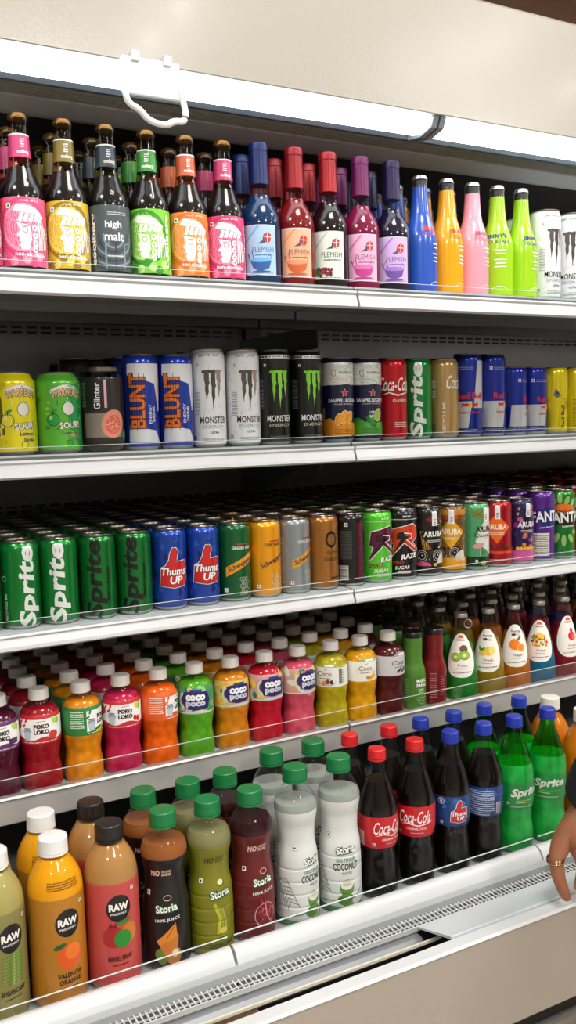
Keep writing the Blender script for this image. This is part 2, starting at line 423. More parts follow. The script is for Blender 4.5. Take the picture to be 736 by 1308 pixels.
# shelves: (front y, surface, rail bottom, rail top, guard top, seam)
SHELVES = [(1.19, .205, .170, .197, .213, .774), (1.31, -.040, -.074, -.047, -.029, .841),
           (1.31, -.297, -.323, -.298, -.279, .834), (1.31, -.552, -.579, -.538, -.512, .819)]
for si, (yf, zs, rb, rt, gt, seam) in enumerate(SHELVES):
    segs = [(FX0, seam-1.27), (seam-1.266, seam-.002), (seam+.002, seam+1.266), (seam+1.27, FX1)]
    for a, b in segs:
        if b-a < .05: continue
        ye = 1.575 if si == 0 else YB-.004                     # the top shelf is shallower
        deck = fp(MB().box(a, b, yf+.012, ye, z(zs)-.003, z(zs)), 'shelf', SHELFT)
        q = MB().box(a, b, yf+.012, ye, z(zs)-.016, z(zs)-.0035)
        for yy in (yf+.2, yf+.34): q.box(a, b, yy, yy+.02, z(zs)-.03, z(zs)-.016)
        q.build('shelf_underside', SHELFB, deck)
        for o in deck.children: o.matrix_parent_inverse = Matrix.Identity(4)
        rm = MATS['rail_white'] if si < 3 else mat('rail_silver', '#bdbcba', .3, .55)
        MB().ext([(yf+.006, z(rb)+.001), (yf+.001, z(rb)), (yf-.004, z(rb)+.003), (yf-.003, z(rb)+.008), (yf+.002, z(rt)-.006), (yf-.001, z(rt)-.003), (yf+.001, z(rt)), (yf+.012, z(rt)), (yf+.012, z(zs)-.012), (yf+.008, z(rb)+.01)], a, b).build('price_rail', rm, deck, 0)
        MB().box(a+.002, b-.002, yf+.004, yf+.0055, z(rt)-.001, z(gt)).build('shelf_guard', GUARD, deck)
        MB().box(a+.002, b-.002, yf+.004, yf+.0055, z(gt)+.0001, z(gt)+.0008).build('guard_edge', mat('polished_edge', '#cfdcda', .2), deck)
    for x in (.93, 2.25, -.33):
        b0 = zs-.016
        fp(MB().ext([(YB-.003, z(b0)), (1.58, z(b0)), (1.58, z(b0-.045)), (1.68, z(b0-.050)), (YB-.003, z(b0-.13))], x-.0015, x+.0015), 'shelf_bracket', mat('bracket_paint', '#7c8083', .4, 0))
# bottom deck, bumper, guard
DZ = -.767
fp(MB().box(FX0, FX1, 1.085, YB, z(DZ)-.012, z(DZ)), 'deck_tray', mat('deck_paint', '#a8adae', .4))
for a, b in ((FX0, .489), (.4935, 1.074), (1.078, 2.2), (2.204, FX1)):
    o = fp(MB().ext([(1.122, z(-.748)), (1.116, z(-.7475)), (1.108, z(-.752)), (1.101, z(-.7625)), (1.099, z(-.770)), (1.101, z(-.772)), (1.097, z(-.7735)), (1.0935, z(-.784)), (1.10, z(-.80)), (1.122, z(-.80))], a, b), 'front_rail', WHITE, smooth=True, angle=40)
    MB().box(a+.003, b-.003, 1.117, 1.1195, z(-.750), z(-.733)).build('deck_guard', GUARD, o)
    MB().box(a+.003, b-.003, 1.117, 1.1195, z(-.7329), z(-.7322)).build('guard_edge', MATS['polished_edge'], o)
fp(MB().box(FX0, FX1, .96, 1.12, z(-1.0), z(-.86)), 'duct_floor', BLACK)
fp(MB().box(FX0, FX1, 1.10, 1.13, z(-.86), z(-.80)), 'duct_wall', BLACK)
# air return grille with separate slats
gq = MB().box(FX0, FX1, 1.0905, 1.093, z(-.781), z(-.774)).box(FX0, FX1, 1.056, 1.0585, z(-.781), z(-.774)).box(FX0, FX1, 1.0675, 1.0687, z(-.779), z(-.7765)).box(FX0, FX1, 1.0795, 1.0807, z(-.779), z(-.7765))
GRM = mat('grille_enamel', '#d5d7d6', .35, .2)
gr = fp(gq, 'air_grille', GRM)
sm = MB().box(-.0011, .0011, -.016, .016, -.0009, .0009)
sme = mesh('slat', sm.v, sm.f, GRM, None, False)
x = .245
while x < 1.36:
    link('slat', sme, gr, (x, 1.0745, z(-.7775))); x += .008
rest = MB(); x0_ = x
while x < FX1: rest.box(x-.0011, x+.0011, 1.0585, 1.0905, z(-.7784), z(-.7766)); x += .008
x = FX0
while x < .24: rest.box(x-.0011, x+.0011, 1.0585, 1.0905, z(-.7784), z(-.7766)); x += .008
o = fp(rest, 'further_slats', GRM, 0, gr); o['kind'] = 'stuff'
CX = .775
fp(MB().ext([(1.063, z(-.784)), (1.063, z(-.800)), (1.044, z(-.800)), (1.040, z(-.790)), (1.046, z(-.784))], FX0, CX), 'grey_duct_bar', mat('grey_bar', '#8d9194', .35, .5))
fp(MB().box(FX0, CX+.02, 1.023, 1.0265, z(-.782), z(-.778)), 'inner_rod', mat('cream_rod', '#d8d0bd', .4))
fp(MB().box(.33, .50, 1.035, 1.085, z(-.812), z(-.808)), 'cardboard_scrap', mat('cardboard', '#b08a62', .8))
fp(MB().ext([(1.056, z(-.7735)), (1.053, z(-.7755)), (.974, z(-.7515)), (.974, z(-.7480)), (.977, z(-.7480))], CX, FX1), 'duct_cover', mat('cover_white', '#d3dade', .3, coat=.2))
fp(MB().ext([(.9725, z(-.80)), (.9725, z(-.751)), (.970, z(-.7485)), (.951, z(-.7485)), (.9475, z(-.751)), (.9475, z(-.752)), (.952, z(-.7535)), (.952, z(-.80))], FX0, FX1), 'bumper_top', WHITE, smooth=True)
fp(MB().ext([(.9485, z(-.7535)), (.9485, z(-.899)), (.953, z(-.904)), (.985, z(-.904)), (.985, z(-.80)), (.955, z(-.7535))], FX0, FX1), 'lower_panel', BEIGE2)
fp(MB().box(FX0, FX1, .975, 1.02, z(-.93), z(-.905)), 'shadow_gap', BLACK)
fp(MB().ext([(.965, z(-.925)), (.945, z(-.928)), (.938, z(-.945)), (.945, z(-.965)), (.99, z(-.968)), (.99, z(-.925))], FX0, FX1), 'steel_bumper', mat('bumper_steel', '#b9b2a8', .25, .8), smooth=True)
fp(MB().box(FX0, FX1, .99, 1.94, .10, z(-.93)), 'base_cabinet', mat('base_dark', '#3a3734', .5))
fp(MB().box(FX0+.1, FX1-.1, 1.1, 1.9, 0, .10), 'plinth', BLACK)

# ------------------------------------------------------------------ product builders
PROTO = {}
def rfun(pts):
    zz = np.array([p[0] for p in pts]); rr = np.array([p[1] for p in pts])
    return lambda q: np.interp(q, zz, rr)
def child(par, name, me, dz=0):
    return link(name, me, par, (0, 0, dz/1000) if dz else None)
def can(name, R, H, col, art=None, metal=.45, rough=.28, lidc=None, topc=None, noise=None):
    """drinks can: printed body with silver foot and neck, lid with tab"""
    rl = {33: 27.2, 29: 26.3, 28.5: 26, 26.5: 25.2}.get(R, R-2.5); nk = 13 if R > 31 else 10
    prof = [(0, rl-3.2), (.4, rl-2.2), (2, rl-1), (5.5, R-.6), (7.5, R)] + [(q, R) for q in (H*.3, H*.6)] + [(H-nk-4, R), (H-nk-.5, R-.35), (H-nk+4, R-(R-rl)*.6), (H-3.2, rl-.9), (H-2.2, rl-.5)]
    bm_ = mat('can_'+name, col, rough, metal, .4, noise=noise)
    idx = [1, 1, 1] + [0]*(len(prof)-5) + [0]
    root = link('drink_can', lathe('drink_can', prof, [bm_, ALU], 40, idx))
    lp = [(H-2.4, rl-.4), (H-2.2, rl+.3), (H-.6, rl+.4), (H, rl), (H-.1, rl-1), (H-4.2, rl-2.2), (H-4.4, rl-4.5), (H-3.2, rl-5.5), (H-3.2, .001)]
    lid = child(root, 'lid', lathe('lid', lp, lidc or ALUD, 36, open_ends=True))
    q = [(9*math.cos(2*PI*i/16)*(.75), 10.5*math.sin(2*PI*i/16)+3) for i in range(16)]
    vs = [(x/1000, y/1000, (H-2.4)/1000) for x, y in q]+[(x*.92/1000, y*.95/1000, (H-1.4)/1000) for x, y in q]
    fs = [tuple(range(16, 32))]+[(i, (i+1) % 16, 16+(i+1) % 16, 16+i) for i in range(16)]
    child(lid, 'tab', mesh('tab', vs, fs, ALU, None, False))
    if art:
        A = Art(); art(A, R, H)
        Rf = rfun(prof)
        A.build(Rf, R, root, m=PRINTM)
    PROTO[name] = root
def bottle(name, pts, cap=None, liq=None, fill=None, shell=None, art=None, rref=None, lm=None, collar=None, ribs=None, names=None, liqname='liquid', dt=6):
    """bottle: clear or painted wall, drink inside, cap, wrapped label"""
    prof = spline(pts, 3.5)
    if ribs:
        zz = [p[0] for p in prof]; fine = []; f0 = rfun(prof); q = 0
        while q <= prof[-1][0]:
            d = sum(.9*math.exp(-((q-c)/1.6)**2) for c in ribs); fine.append((q, float(f0(q))-d)); q += 1.6 if q < max(ribs)+8 else 3.5
        fine.append(prof[-1]); prof = fine
    R = rfun(prof); rref = rref or max(p[1] for p in pts)
    pp_ = [(0, prof[0][1]-4)]+prof[1:]
    if liq is not None:                                  # the wall shows the drink behind it up to the filling line
        k_ = min(range(1, len(pp_)), key=lambda i: abs(pp_[i][0]-fill)); pp_[k_] = (fill, float(R(fill)))
        g_ = MATS.get('filled_'+liq.name)
        if g_ is None:
            g_ = liq.copy(); g_.name = 'filled_'+liq.name; MATS[g_.name] = g_; bs = g_.node_tree.nodes['Principled BSDF']
            bs.inputs['Coat Weight'].default_value = .8; bs.inputs['Coat Roughness'].default_value = .06; bs.inputs['Coat IOR'].default_value = 1.45; bs.inputs['Specular IOR Level'].default_value = .1
        root = link('drink_bottle', lathe('drink_bottle', pp_, [shell or CLEARPET, g_], 40, [1 if i < k_ else 0 for i in range(len(pp_))]))
    else: root = link('drink_bottle', lathe('drink_bottle', pp_, shell or CLEARPET, 40))
    if liq is not None:
        lp = [(1.2, prof[0][1]-4)]+[(q, float(R(q))-.7) for q in np.arange(3, fill, 4)]+[(fill, float(R(fill))-.7), (fill+.05, .001)]
        child(root, liqname, lathe(liqname, lp, liq, 36, angle=50))
    if cap: cap(root, prof[-1][0])
    if art:
        A = Art(); art(A, R, rref)
        A.build(R, rref, root, names or ('label', 'artwork', 'lettering'), m=lm, dt=dt)
    PROTO[name] = root
def screwcap(col, r, h, ring=True, h0=None, rough=.35):
    m = mat('cap_'+col.strip('#'), col, rough)
    def f(root, top):
        b = top-h+2 if h0 is None else h0
        c = child(root, 'cap', lathe('cap', [(b+3, r-1), (b+3, r+.1), (b+h-4, r-.2), (b+h-1.4, r-.5), (b+h-.2, r-1.8), (b+h, r-3.5)], m, 56, ridge=.45, ridge_z=(b+2.9, b+h-3)))
        if ring: child(c, 'tamper_ring', lathe('tamper_ring', [(b-.4, r-.8), (b-.4, r+.3), (b+2.2, r+.3), (b+2.4, r-.8)], m, 36))
    return f
def crown(col, top_r=13.2, metal=.9):
    m = mat('crown_'+col.strip('#'), col, .3, metal)
    def f(root, top):
        child(root, 'crown_cap', lathe('crown_cap', [(top-5, top_r+.8), (top-5.2, top_r+2), (top-2, top_r+.6), (top+.6, top_r-.6), (top+1.6, top_r-2.6), (top+1.8, .001)], m, 42, ridge=1.0, ridge_z=(top-6, top-4)))
    return f
CLEARPET = clear('clear_pet'); GLASS = clear('clear_glass')
def liquid(name, col, noise=None, rough=.25):
    m = mat('liquid_'+name, col, max(rough, .4), 0, 0, noise=noise); m.node_tree.nodes['Principled BSDF'].inputs['Specular IOR Level'].default_value = .1; return m

# ---- cans -------------------------------------------------------------
def claws(A, cx, top, bot, w, col, edge, layer=3):
    for i, (dx, b) in enumerate(((-w*.62, .18), (0, 0), (w*.6, .30))):
        x = cx+dx; tb = bot+(top-bot)*b; W = w*.24
        pts = [(x-W*1.9, top-3.5), (x-W*1.2, top-.5), (x-W*.3, top-1.6), (x+W*.6, top), (x+W*1.6, top-2.5), (x+W*1.0, top-4), (x+W*.95, top-(top-tb)*.35), (x+W*1.25, top-(top-tb)*.40), (x+W*.7, top-(top-tb)*.5), (x+W*.75, top-(top-tb)*.7), (x+W*.2, top-(top-tb)*.82), (x, tb), (x-W*.15, top-(top-tb)*.8), (x-W*.5, top-(top-tb)*.62), (x-W*.35, top-(top-tb)*.45), (x-W*.8, top-(top-tb)*.3), (x-W*.7, top-6), (x-W*1.4, top-4.6)]
        if edge: A.stroke(pts, .9, edge, layer-1, True, k=2)
        A.poly(pts, col[i % len(col)], layer, k=2)
def monster(body, ccol, edge, tcol, ecol, ultra, shift=5, seed=1):
    def f(A, R, H):
        s = shift; rn = random.Random(seed)
        if ultra:
            for i in range(60):
                x, y = rn.uniform(-44, 44), rn.uniform(12, H-22); a = rn.uniform(0, 6.3)
                A.arc(x, y, rn.uniform(1.5, 4), rn.uniform(1.5, 5), math.degrees(a), math.degrees(a)+rn.uniform(90, 200), .45, rn.choice(('#aeb4ba', '#c3c8cd', '#989fa6')), 1, 6)
            A.text('ZERO SUGAR', s-6, H-11.5, 34, 3.4, '#4a4d50', .01)
            A.text('ULTRA', s+1, 24, 15, 3.8, '#20242a', .015)
            A.bars(-32, 12, -25, 20)
        else:
            A.rect(-46, H-15, 46, H-9, '#d9dde0', 1); 
            for i in range(15): A.ell(-42+i*6.2, H-12, 2.6, 1.4, '#121212', 2, 8, rn.uniform(-30, 30))
            A.lines(-38, 60, -24, 110, 16, '#7f8488', seed=seed)
            A.text('MONSTER', s-6, H-12, 30, 3.2, '#f2f2f2', .01)
        claws(A, s, H-34, 60 if not ultra else 62, 17, ccol, edge)
        A.veg(s-25, H-26, 2.2)
        A.text('MONSTER', s, 44, 46, 10.5, tcol, .012)
        A.text('ENERGY', s, 33, 38, 5, ecol, .0)
        A.lines(s-18, 10, s+18, 16, 3, '#777c82', seed=2)
        if ultra: A.lines(s-32, 50, s-22, 90, 14, '#8d9296', seed=4)
    return f
can('monster_white', 29, 158, '#eef1f4', monster(0, ('#5c5350', '#4a4744', '#a98d84'), '#1c1c1e', '#1b1c20', '#8fb4c8', True), .12)
can('monster_black', 29, 158, '#0d0d0e', monster(0, ('#7fd13a', '#8cd94a', '#7fd13a'), None, '#f4f4f4', '#c9d6c2', False), .2)
def warhead(fruit):
    def f(A, R, H):
        s = 8; rn = random.Random(5)
        green = fruit == 'apple'
        for i in range(34):
            x, y = rn.uniform(-60, 50), rn.uniform(10, H-18)
            A.ell(x, y, rn.uniform(1, 5), rn.uniform(1, 5), ('#2f9e3e' if rn.random() < .6 else '#a6d94a') if green else rn.choice(('#f7ef6a', '#d8c312', '#e9df2e')), 1, 9)
        if green: A.poly([(s-6, 70), (s+2, 100), (50, 108), (60, 8), (s+20, 8), (s+6, 36)], '#1ba04a', 1)
        else: A.poly([(-38, 78), (-22, 84), (-18, 30), (-34, 26)], '#6a6412', 1)
        for i in range(9): A.ell(s-20+i*5, 91+6*math.sin(i*PI/8), 5, 4.5, '#f4f4f0', 1, 10)
        A.text('WARHEADS', s, 85, 46, 11, '#e7c48a', .03, layer=4, out='#2a1c12', outw=.05, arc=5)
        A.ell(s+1, 66, 9, 10, '#f3f1ea', 2); A.arc(s+1, 66, 9, 10, 0, 360, .8, '#1d1a17', 3)      # plain splash badge
        fx, fy = s-22, 50
        c = '#2fae46' if green else '#f0e63a'
        A.ell(fx, fy, 9.5, 9.5, '#173a1a', 2); A.ell(fx, fy, 8.5, 8.5, c, 3); A.ell(fx-3, fy+3, 2.6, 3.4, '#b7ea86' if green else '#fbf7a0', 4)
        A.ell(fx+2, fy+13, 5, 2.2, '#3aa53f', 3, rot=25); A.stroke([(fx, fy+7), (fx+1, fy+13)], .9, '#2a1c12', 4)
        A.text('SOUR!', s+3, 42, 32, 10, '#f6f4e8', .04, layer=4, out='#20180f', outw=.06, rot=4)
        if green: A.text('Green Apple', s+6, 30, 34, 6.5, '#111', .03, layer=4, out='#e9f5d8', outw=.03)
        else: A.text('Lemon', s+5, 31, 22, 6, '#111', .03, layer=4, out='#f8f4c0', outw=.03)
        A.text('Soda', s+8, 22.5, 17, 5.5, '#111', .03, layer=4, out='#f3f5d8', outw=.03)
        A.ell(s+1, 15, 5.5, 5, '#1f2d12', 2); A.ell(s+1, 15, 4.8, 4.3, c, 3)
    return f
can('sour_lemon', 33, 120, '#e8dc18', warhead('lemon'), .25)
can('sour_apple', 33, 120, '#5dbb3a', warhead('apple'), .25)
def blunt(A, R, H):
    s = 2
    A.poly([(s-22, H-15), (s+44, H-15), (s+42, H-34), (s+24, H-46), (s-23, H-32)], '#eceef4', 1); A.poly([(s+24, H-46), (s+42, H-34), (s+34, 60), (s+31, 60)], '#eceef4', 1)
    A.poly([(s-22, 12), (s+34, 12), (s+24, 30), (s-21, 38)], '#e4e7ee', 1)
    A.poly([(s-60, H-15), (s-40, H-15), (s-48, 60), (s-56, 60)], '#e4e7ee', 1)
    A.text('BLUNT', s-6, 76, 84, 26, '#ef7b22', .035, rot=90, layer=4, out='#1a1636', outw=.05, k=2)
    for i in range(7): A.stroke([(s-20+i*4.2, 30+i % 3*4), (s-20+i*4.2, 118-i % 2*8)], .7, '#2a1a3a', 4)
    A.text('ENERGY', s+14, 56, 30, 5, '#f2f4fa', .02, rot=90, layer=4); A.text('DRINK', s+20.5, 56, 24, 5, '#f2f4fa', .02, rot=90, layer=4)
can('blunt_blue', 29, 148, '#1c3fae', blunt, .5)
def sanp(low, fruit, names_):
    def f(A, R, H):
        s = 14; rn = random.Random(9)
        A.rect(-91, H-48, 91, H-10, '#dfe3df', 1)
        for i in range(420):
            x, y = rn.uniform(-50, 60), H-12-38*rn.random(); t = (H-12-y)/38
            A.rect(x, y, x+rn.uniform(.8, 2), y+.9, low if rn.random() < t else rn.choice(('#9aa39c', '#b9c0b9')), 2)
        A.poly([(-91, H-52)]+[(x, H-50+3*math.sin(x/14)) for x in range(-88, 92, 8)]+[(91, 12), (-91, 12)], '#151a3e', 3)
        A.rect(s-12, H-32, s+26, H-22, '#e6ebe6', 3); A.text('TASTEFULLY', s+8, H-27, 30, 4.4, '#20262a', .02, layer=4)
        A.arc(s-16, H-27, 4, 6, 20, 340, .8, '#20262a', 4)
        st = []
        for i in range(10):
            r_ = (7 if i % 2 == 0 else 3); st.append((s+4+r_*math.sin(i*PI/5), H-62+r_*math.cos(i*PI/5)))
        A.stroke(st, 1.2, '#f0e6e0', 4, True); A.poly(st, '#c8322c', 5)
        A.text('SANPELLEGRINO', s+4, H-75, 62, 6, '#f4f4f4', .02, layer=5); A.text('ITALIAN SPARKLING', s+4, H-81, 40, 2.6, '#cfd2e0', layer=5)
        for i, t in enumerate(names_): A.text(t, s+10, H-96-i*7, 25, 5, '#eef0f4', .01, layer=5)
        A.poly([(-91, 11), (91, 11), (91, 26), (s+22, 34), (s-4, 30), (s-24, 42), (-40, 36), (-91, 40)], low, 4)
        if fruit == 'orange':
            for x, y, r_ in ((s-8, 40, 11), (s+2, 43, 13), (s+13, 42, 12)):
                A.ell(x, y, r_*.62, r_, '#f3c46a', 5, rot=-18); A.ell(x, y, r_*.5, r_*.82, '#eea22c', 6, rot=-18); A.stroke([(x-r_*.3, y-r_*.5), (x+r_*.3, y+r_*.5)], .6, '#f6d590', 7)
        else:
            for i in range(16): A.ell(s-4+rn.uniform(-10, 10), 36+rn.uniform(-9, 12), 5, 3, rn.choice(('#2f8f35', '#4fb548', '#1f6f2c')), 5, 8, rn.uniform(0, 180))
            A.ell(s+14, 46, 8, 12, '#cfd98a', 6, rot=-15); A.ell(s+14, 46, 6.3, 9.8, '#a9c24c', 7, rot=-15)
        A.rect(-34, 20, -22, 60, low, 5); A.lines(-33, 22, -23, 58, 12, '#e9e9dd', 6)
        A.lines(s-16, 15, s+22, 24, 4, '#5c4a1c' if fruit == 'orange' else '#1e4a1c', 6)
    return f
can('orange_italian', 29, 147, '#151a3e', sanp('#df8f22', 'orange', ('ARANCIATA',)), .3)
can('mint_italian', 29, 147, '#151a3e', sanp('#4bab35', 'mint', ('LIMONE E', 'MENTA')), .3)
def coke_can(A, R, H):
    s = 18
    A.text('Coca-Cola', s, H-47, 66, 25, '#f6f2f0', .012, shear=.18, k=2)
    A.stroke([(s-26, H-66), (s-12, H-62), (s+4, H-67), (s+22, H-63), (s+40, H-60)], [.3, 2.2, 2.6, 1.6, .3], '#f6f2f0', 3, k=2)
    A.text('KLASSISCH', s+12, H-76, 34, 4, '#f6f2f0', .01)
    A.lines(s-2, 24, s+26, 34, 3, '#f2dcdc')
can('cola_red', 29, 147, '#c01420', coke_can, .55)
def sprite_can(col, zero=False, recycle=True):
    def f(A, R, H):
        s = 7; dark = col != '#dfe6e2'
        A.text('Sprite', s+1, H*.49, H*.93, 32, col, .035, shear=.22, rot=90, layer=3, k=2)
        if zero: A.text('ZERO SUGAR', s+20, H*.42, H*.42, 4.6, '#0c130d', .03, rot=90)
        if recycle:
            A.text('RECYCLE ME', -28, 34, 40, 4.2, '#d9e4dc' if not dark else '#0e1a10', .02, rot=90); A.arc(-30, 76, 4, 4, 0, 330, .8, '#cfe0d2' if not dark else '#0e1a10', 3)
            A.lines(-52, 15, -36, H-30, 22, '#9fc2a6' if not dark else '#0e1a10')
    return f
can('lime_330', 29, 147, '#0e8a3a', sprite_can('#e6ece8'), .55)
can('lime_300', 28.5, 131, '#0b7a30', sprite_can('#dfe6e2'), .55)
can('lime_zero', 28.5, 131, '#0a6e2a', sprite_can('#07120a', True), .6)
def tan(A, R, H):
    s = 24
    A.text('Coca-Cola', s+12, H-44, 66, 25, '#f8f3ea', .012, shear=.18, k=2)
    A.text('RECYCLE ME', -2, 38, 56, 5.6, '#f5efe2', .025, rot=90); A.arc(0, 6.5, 5, 4, 20, 160, 1, '#5a4630', 3)
    for y in (74, 92): A.rect(-30, y, -18, y+14, '#e7e0cd', 1); 
    A.lines(-29, 75, -19, 105, 10, '#3f6b4a'); A.lines(-30, 12, -19, 68, 16, '#8d7754'); A.rect(-26, 14, -18, 26, '#3f6b4a', 1)
can('tan_can', 29, 147, '#b8965c', tan, .45)
def bulls(A, cx, cy, q):
    A.ell(cx, cy, q*5, q*5, '#f0c02c', 4)
    for sg in (-1, 1):
        P = [(2, 1), (4, 3.4), (7, 4), (11, 3), (15, 4.6), (18, 3.5), (16, 2.4), (15.5, 0), (17.5, -3), (16, -3.4), (13.5, -.8), (10, -1), (8.5, -3.6), (7, -3.2), (7.2, -.6), (4, -.4)]
        A.poly([(cx+sg*a*q, cy+b*q) for a, b in P], '#d3222c', 5, k=2)
def redbull(scale, s):
    def f(A, R, H):
        c1 = '#c3c6cb'
        A.poly([(s+8, 52*scale), (s+16, H-14), (s+60, H-14), (s+60, 52*scale)] if s > 10 else [(s+14, 62*scale), (s+20, H-14), (s+62, H-14), (s+58, 62*scale)], c1, 1)
        A.poly([(s-50, 12), (s-4, 12), (s+5, 64*scale), (s-46, 64*scale)], c1, 1)
        A.poly([(s-90, 64*scale), (s-66, 64*scale), (s-58, H-12), (s-80, H-12)], c1, 1)
        A.rect(-83, 12, 83, 17, '#13226e', 2); A.lines(-30, 13, 30, 16, 1, '#c9cede')
        A.text('Red Bull', s+1, 66*scale+8, 50*scale, 11.5*scale, '#d3202a', .035, layer=4)
        bulls(A, s+1, 53*scale+4, .95*scale)
        A.text('ENERGY DRINK', s+1, 44*scale, 40*scale, 4*scale, '#d3202a', .01, layer=4)
        A.rect(s-33, H-30, s-27, H-24, '#dfe3ee', 2); A.rect(s-31.5, H-28.5, s-28.5, H-25.5, '#1b2f8e', 3); A.lines(s-24, H-30, s+8, H-24, 2, '#8f9cc9')
    return f
can('bull_tall', 29, 157, '#1a2f9a', redbull(1.05, 14), .6)
can('bull_tall_turned', 29, 157, '#1a2f9a', redbull(1.05, 20), .6)
can('bull_small', 26.5, 133, '#1a2f9a', redbull(.92, 24), .6)
def yellow(A, R, H):
    s = 12
    A.poly([(s+20, H-12), (s+40, H-12), (s+36, H-44), (s+28, H-38)], '#b9bcc0', 1)
    A.poly([(s-18, H-42), (s-6, H-58), (s-16, H-62), (s-22, H-56)], '#6b6f72', 1); A.ell(s-14, H-52, 2, 3, '#2a2d33', 2)
    A.text('THE', s+3, H-64, 9, 3.4, '#b99f10', .01); A.text('YELLOW', s+18, H-72, 34, 8, '#b9a70e', .0, out='#8f7f08', outw=.02); A.text('EDITION', s+14, H-81, 24, 3.6, '#a58f0c', .01)
    A.text('Red Bull', s-2, 34, 46, 8, '#5a4708', .03, rot=90); A.lines(s+10, 16, s+36, 34, 5, '#a58f0c'); A.lines(-28, 14, -20, 70, 14, '#7d6c10')
can('yellow_edition', 26.5, 133, '#e2cf10', yellow, .4)
THUMB = [(0, .04), (.06, .5), (.20, .53), (.34, .70), (.38, .86), (.46, 1.0), (.58, 1.0), (.66, .9), (.60, .76), (.60, .64), (.93, .66), (1, .6), (.98, .5), (1, .42), (.97, .32), (.99, .22), (.94, .12), (.90, .02), (.5, -.02)]
def thums(A, x0, y0, wd, ht, layer=3):
    P = [(x0+a*wd, y0+b*ht) for a, b in THUMB]
    A.stroke(P, 3.0, '#eef1f6', layer, True, 2); A.stroke(P, 1.0, '#6a0f14', layer+1, True, 2); A.poly(P, '#c6201f', layer+1, 2)
    A.text('Thums', x0+wd*.5, y0+ht*.40, wd*.92, ht*.2, '#f5f5f5', .03, shear=.15, layer=layer+3, out='#4a0a0e', outw=.03)
    A.text('UP', x0+wd*.58, y0+ht*.17, wd*.46, ht*.2, '#f5f5f5', .03, shear=.15, layer=layer+3, out='#4a0a0e', outw=.03)
def thums_can(A, R, H):
    rn = random.Random(3)
    for i in range(40):
        x, y, q = rn.uniform(-60, 60), rn.uniform(12, H-18), rn.uniform(5, 13)
        A.poly([(x, y), (x+q, y+q*.5), (x+q*.3, y+q*1.5)], rn.choice(('#0f2a72', '#14399a', '#0b2260', '#1d4fb4')), 1)
    thums(A, -11, 38, 46, 62)
    A.lines(-40, 14, -26, 90, 20, '#8da5d8')
can('thumb_blue', 28.5, 131, '#15409f', thums_can, .5)
def schw(top, t1, t2, band, tc, ribbon='#e09a20'):
    def f(A, R, H):
        s = 12
        A.lines(s-4, H-36, s+16, H-31, 1, '#b83a3a'); A.text(top, s+4, H-41, 34, 5.2, tc, .02)
        if band: A.poly([(s-24, 42), (s-24, 58), (s+60, 100), (s+60, 84)], ribbon, 1)
        A.text('Schweppes', s+2, 62, 46, 11, '#2a1a3c', .02, shear=.2, rot=24, layer=3)
        A.veg(s-24, 20, 3.4, '#d7e8d7' if top == 'GINGER ALE' else '#7a4a1a')
        for i in range(5):
            for j in range(3): A.arc(s+2+j*5+(i % 2)*2.5, 14+i*6, 2.4, 2.8, 0, 360, .5, '#d9d9c8', 1, 8)
        A.lines(-40, 18, -26, 100, 24, '#cfcfc0' if band else '#7a4a1a')
    return f
can('ginger_green', 28.5, 131, '#0d5a2c', schw('GINGER ALE', 0, 0, True, '#e9efe6'), .5)
can('tonic_yellow', 28.5, 131, '#e69a0e', schw('TONIC WATER', 0, 0, False, '#3a2210'), .45)
can('soda_grey', 28.5, 131, '#8e969b', schw('SODA WATER', 0, 0, True, '#eef0f0'), .55)
def gold(A, R, H):
    s = 17
    A.text('O', s+1, H-42, 24, 30, '#140c06', .01); A.text('OLYMP', s+3, H-65, 24, 5, '#2a1708', .0); A.text('Natural', s, H-76, 26, 7, '#2a1708', .0, shear=.3)
    A.lines(s, 20, s+22, 24, 1, '#2a1708'); A.text('OLYMP', s+10, 22, 22, 3, '#2a1708')
can('gold_can', 28.5, 131, '#a36a2a', gold, .6)
def blackside(A, R, H):
    A.veg(-6, H-20, 3.6, '#222'); A.lines(-18, 50, 4, H-30, 22, '#5f5f5f', seed=7); A.bars(-20, 12, -3, 38, vert=True)
    A.rect(14, 10, 24, H-14, '#4a0d22', 1); A.lines(15, 12, 23, H-16, 24, '#8a2844')
can('black_turned', 28.5, 131, '#101012', blackside, .3)
